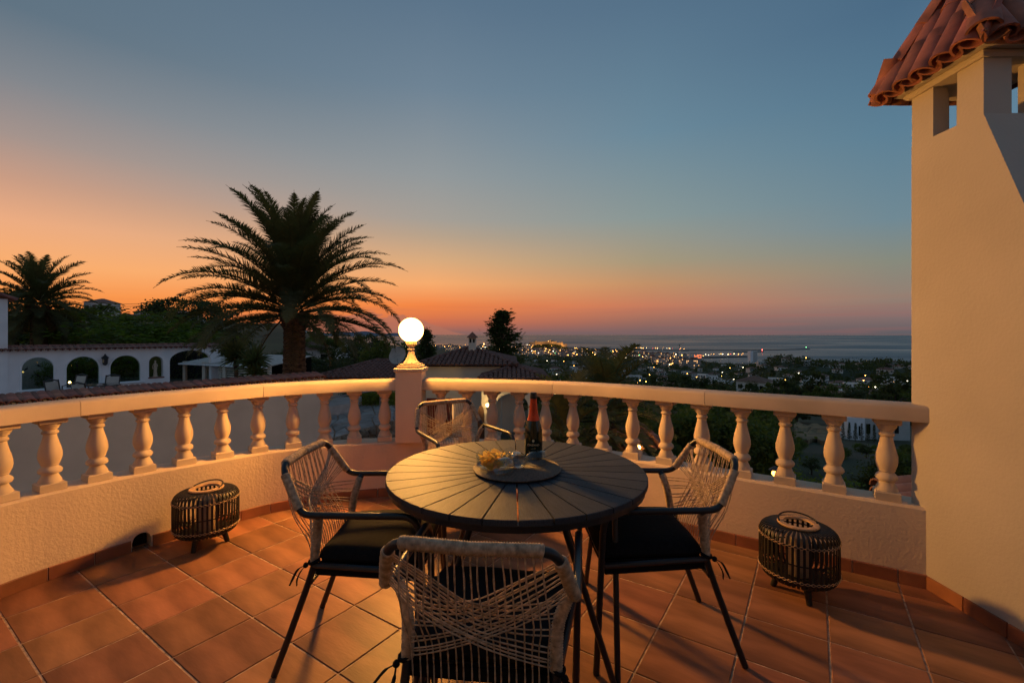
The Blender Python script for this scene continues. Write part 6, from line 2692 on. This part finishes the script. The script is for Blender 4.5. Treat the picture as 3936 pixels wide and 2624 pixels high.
def build_town():
    rng = random.Random(5)
    fm = facade_mat()
    kinds = []
    for w, d, h in ((26, 14, 16), (18, 14, 22), (34, 14, 13), (15, 15, 26), (22, 13, 19), (40, 15, 18)):
        wl = MB().box((0, 0, h / 2 - 3), (w, d, h + 6))
        a = wl.mesh('wall')
        a.materials.append(fm)
        rf = MB().box((0, 0, h + .25), (w + .8, d + .8, .5)).box((w * .2, 0, h + 1.6), (w * .25, d * .5, 2.6)).box((-w * .28, d * .1, h + 1.2), (w * .12, d * .3, 1.8))
        b = rf.mesh('roof')
        b.materials.append(M['villaroof'])
        kinds.append((a, b))
    placed = []
    n = 0
    tries = 0
    while n < 285 and tries < 8000:
        tries += 1
        az = rng.choice([rng.uniform(-14, 18), rng.uniform(-3, 20), rng.gauss(6, 6)])
        dc = coast(az)
        d = dc * rng.uniform(.66, .955)
        if abs(az - 4.4) < 2.4 and 2380 < d < 2700:
            continue
        if az > 12 and d > 2150:
            continue
        x, y = d * math.sin(R(az)), d * math.cos(R(az))
        if occupied(x, y, placed, 27):
            continue
        placed.append((x, y))
        t = thing('town_block', 'pale apartment block in the lit seaside town', 'building', (x, y, gz(x, y)), R(rng.choice([0, 90, 0]) + rng.uniform(-25, 25)), 'apartment blocks of the seaside town')
        s = rng.uniform(.8, 1.3)
        t.scale = (s, s, s * rng.uniform(.75, 1.1))
        a, b = rng.choice(kinds)
        link('wall', a, None, t)
        link('roof', b, None, t)
        n += 1
    # tower block and the hotel with lit red rooms
    p = at(2892, 1392, 1480)
    top = at(2892, 1350, 1480).z
    t = thing('tower_block', 'lone pale tower block standing before the breakwater', 'building', (p.x, 1480, p.z))
    part('wall', MB().box((0, 0, (top - p.z) / 2), (22, 18, top - p.z)), M['whitewall'], t)
    part('wall', MB().box((4, -9.4, (top - p.z) / 2 + .3), (12, 1.2, top - p.z)), M['wallgrey'], t)
    part('roof', MB().box((0, 2, top - p.z + 1.2), (9, 7, 2.4)), M['wallgrey'], t)
    p = at(2672, 1384, 1600)
    top = at(2672, 1358, 1600).z
    t = thing('hotel_block', 'hotel block with rows of glowing orange red rooms', 'building', (p.x, 1600, p.z))
    H = top - p.z
    part('wall', MB().box((0, 0, H / 2), (42, 14, H)), M['villawall'], t)
    part('roof', MB().box((0, 0, H + .4), (43, 15, .8)), M['villaroof'], t)
    em = emit('lit_hotel_room', (1.0, .22, .06), 2.2, False)
    for r in range(4):
        for c in range(8):
            if (r * 5 + c * 3) % 7 in (0, 4):
                continue
            part('lit_room', MB().box((-5 + 3.2 * c, -7.05, 5 + 4.4 * r), (2.2, .2, 2.6)), em, t)
    # castle on its hill
    c0 = Vector((2540 * math.sin(R(4.5)), 2540 * math.cos(R(4.5))))
    g = gz(c0.x, c0.y)
    ct = thing('hill_castle', 'floodlit castle walls along the crest of the town hill', 'castle', (c0.x, c0.y, g))
    cm = mat('castle_stone', (.42, .33, .22), .9, .2, .05)
    P = [(-105, -8, 2), (-70, -26, 4), (-30, -34, 6), (10, -30, 8), (45, -36, 4), (75, -30, -2), (105, -20, -12)]
    for (x0, y0, z0), (x1, y1, z1) in zip(P, P[1:]):
        a = math.atan2(y1 - y0, x1 - x0)
        L = math.hypot(x1 - x0, y1 - y0)
        part('rampart', MB().box(((x0 + x1) / 2, (y0 + y1) / 2, (z0 + z1) / 2 + 1), (L, 3, 15), a), cm, ct)
    for x, y, z in P[1::2]:
        part('tower', MB().lathe([(6, -8), (5.5, 11), (6.2, 11.5), (6.2, 14), (5, 14)], (x, y, z), 10), cm, ct)
    part('keep', MB().box((20, -6, 12), (26, 14, 16)), cm, ct)
    for k, (x, y, z) in enumerate(((-60, -62, 0), (20, -66, 0), (80, -56, -12))):
        ld = bpy.data.lights.new('castle_floodlight', 'POINT')
        ld.energy = 45000
        ld.color = (1.0, .45, .10)
        ld.shadow_soft_size = 1.0
        o = bpy.data.objects.new('castle_floodlight', ld)
        COL.objects.link(o)
        o.location = (c0.x + x, c0.y + y, g + z + 6)
        o.parent = None
        tag(o, 'orange floodlight aimed at the castle ramparts', 'floodlight', 'castle floodlights')
    # breakwaters and quay
    bw = mat('breakwater_rock', (.07, .065, .06), .95, .3, .02)
    for nme, lab, pts in (('breakwater', 'long breakwater reaching out into the sea', [(2580, 1346, 0), (2800, 1346, 0), (3000, 1344, 0), (3110, 1341, 0)]),
                          ('breakwater', 'short inner mole with a red light', [(2820, 1353, 0), (2932, 1351, 0)]),
                          ('harbour_quay', 'low lit quay of the fishing harbour', [(2120, 1338, 0), (2300, 1341, 0), (2480, 1345, 0), (2640, 1347, 0)]),
                          ('marina_quay', 'marina quay crowded with lights', [(2600, 1373, 0), (2720, 1374, 0), (2868, 1370, 0)])):
        W = [at_z(a, b + 1.0, SEA) for a, b, _c in pts]
        w = 14 if 'quay' not in nme else 45
        mb = MB()
        vs = []
        for q in W:
            vs += [(q.x, q.y - w, SEA - 2), (q.x, q.y - w * .5, SEA + 4), (q.x, q.y + w * .5, SEA + 4), (q.x, q.y + w, SEA - 2)]
        fs = [(i * 4 + j, (i + 1) * 4 + j, (i + 1) * 4 + j + 1, i * 4 + j + 1) for i in range(len(W) - 1) for j in range(3)]
        fs += [(0, 1, 2, 3), tuple(range(len(vs) - 4, len(vs)))[::-1]]
        o = part(nme, mb.add(vs, fs), bw)
        tag(o, lab, None, None, 'structure')
    # harbour crane
    p = at_z(2612, 1346, SEA)
    c = thing('harbour_crane', 'thin harbour crane standing on the far quay', 'crane', p)
    part('mast', MB().sweep([(0, 0, 0), (0, 0, 34)], 1.2, 5), M['dark_metal'], c)
    part('jib', MB().sweep([(-14, 0, 30), (26, 0, 46)], .9, 4), M['dark_metal'], c)
    part('cabin', MB().box((0, 0, 28), (4, 4, 4)), M['dark_metal'], c)
    # street lights
    cols = {'amber': (1.0, .42, .08), 'white': (1.0, .85, .55), 'green': (.25, 1.0, .35), 'red': (1.0, .06, .04)}
    ms = {k: emit('lit_street_lamp_' + k, v, 26, False) for k, v in cols.items()}
    lm = {}
    for k in cols:
        mb = MB().sweep([(0, 0, -7), (0, 0, -.5)], .12, 4)
        nf = len(mb.f)
        mb.sphere((0, 0, 0), 1.0, 8, 6)
        me = mb.mesh('street_light')
        me.materials.append(M['dark_metal'])
        me.materials.append(ms[k])
        me.polygons.foreach_set('material_index', [0] * nf + [1] * (len(mb.f) - nf))
        lm[k] = me

    def light(x, y, z, k, r, label, group):
        o = link('street_light', lm[k])
        o.location = (x, y, z)
        o.scale = (r, r, r)
        tag(o, label, 'street light', group)
    for i in range(270):
        az = rng.choice([rng.uniform(-14, 20), rng.gauss(2, 4), rng.gauss(9, 5)])
        d = coast(az) * rng.uniform(.60, .97)
        x, y = d * math.sin(R(az)), d * math.cos(R(az))
        k = rng.choices(['amber', 'white', 'green'], [6, 2, .4])[0]
        light(x, y, gz(x, y) + rng.uniform(8, 24), k, rng.uniform(.45, 1.25), {'amber': 'amber street light glowing in the seaside town', 'white': 'white street light glowing in the seaside town',
              'green': 'greenish light glowing in the seaside town'}[k], 'lights of the seaside town')
    for i in range(56):
        t = rng.random()
        q = at_z(lerp(2400, 2630, t), lerp(1342, 1347, t), SEA) if i % 2 else at_z(lerp(2605, 2868, t), 1373 + rng.uniform(-3, 2), SEA)
        light(q.x, q.y + rng.uniform(-12, 12), SEA + rng.uniform(8, 14), rng.choices(['amber', 'white', 'red'], [5, 3, .6])[0], rng.uniform(.5, 1.1), 'harbour light on the quays', 'lights along the harbour quays')
    q = at_z(2925, 1351, SEA)
    light(q.x, q.y - 12, SEA + 10, 'red', 2.3, 'red beacon at the tip of the inner mole', None)
    q = at_z(3098, 1341, SEA)
    light(q.x, q.y, SEA + 12, 'green', 1.3, 'green beacon near the tip of the long breakwater', None)
    for i in range(58):
        az = rng.uniform(-4, 42)
        d = 260 * (5.2 ** rng.random())
        if d > coast(az) * .9:
            continue
        x, y = d * math.sin(R(az)), d * math.cos(R(az))
        light(x, y, gz(x, y) + 9, rng.choice(['amber', 'amber', 'white']), (.16 + d / 2600), 'street light glowing among the valley villas', 'street lights of the valley')
    for i, (px, py, Y) in enumerate(((948, 1258, 180), (1028, 1272, 200), (1225, 1345, 90), (1305, 1316, 260), (1860, 1322, 300))):
        q = at(px, py, Y)
        light(q.x, Y, q.z, 'amber' if i != 1 else 'white', .12 + Y / 1500,
              ['street light on the ridge above the white house', 'street light above the pink house', 'porch light on the villa behind the palm trunk', 'street light near the bay side villas', 'street light beside the cone pine'][i], None)


build_town()
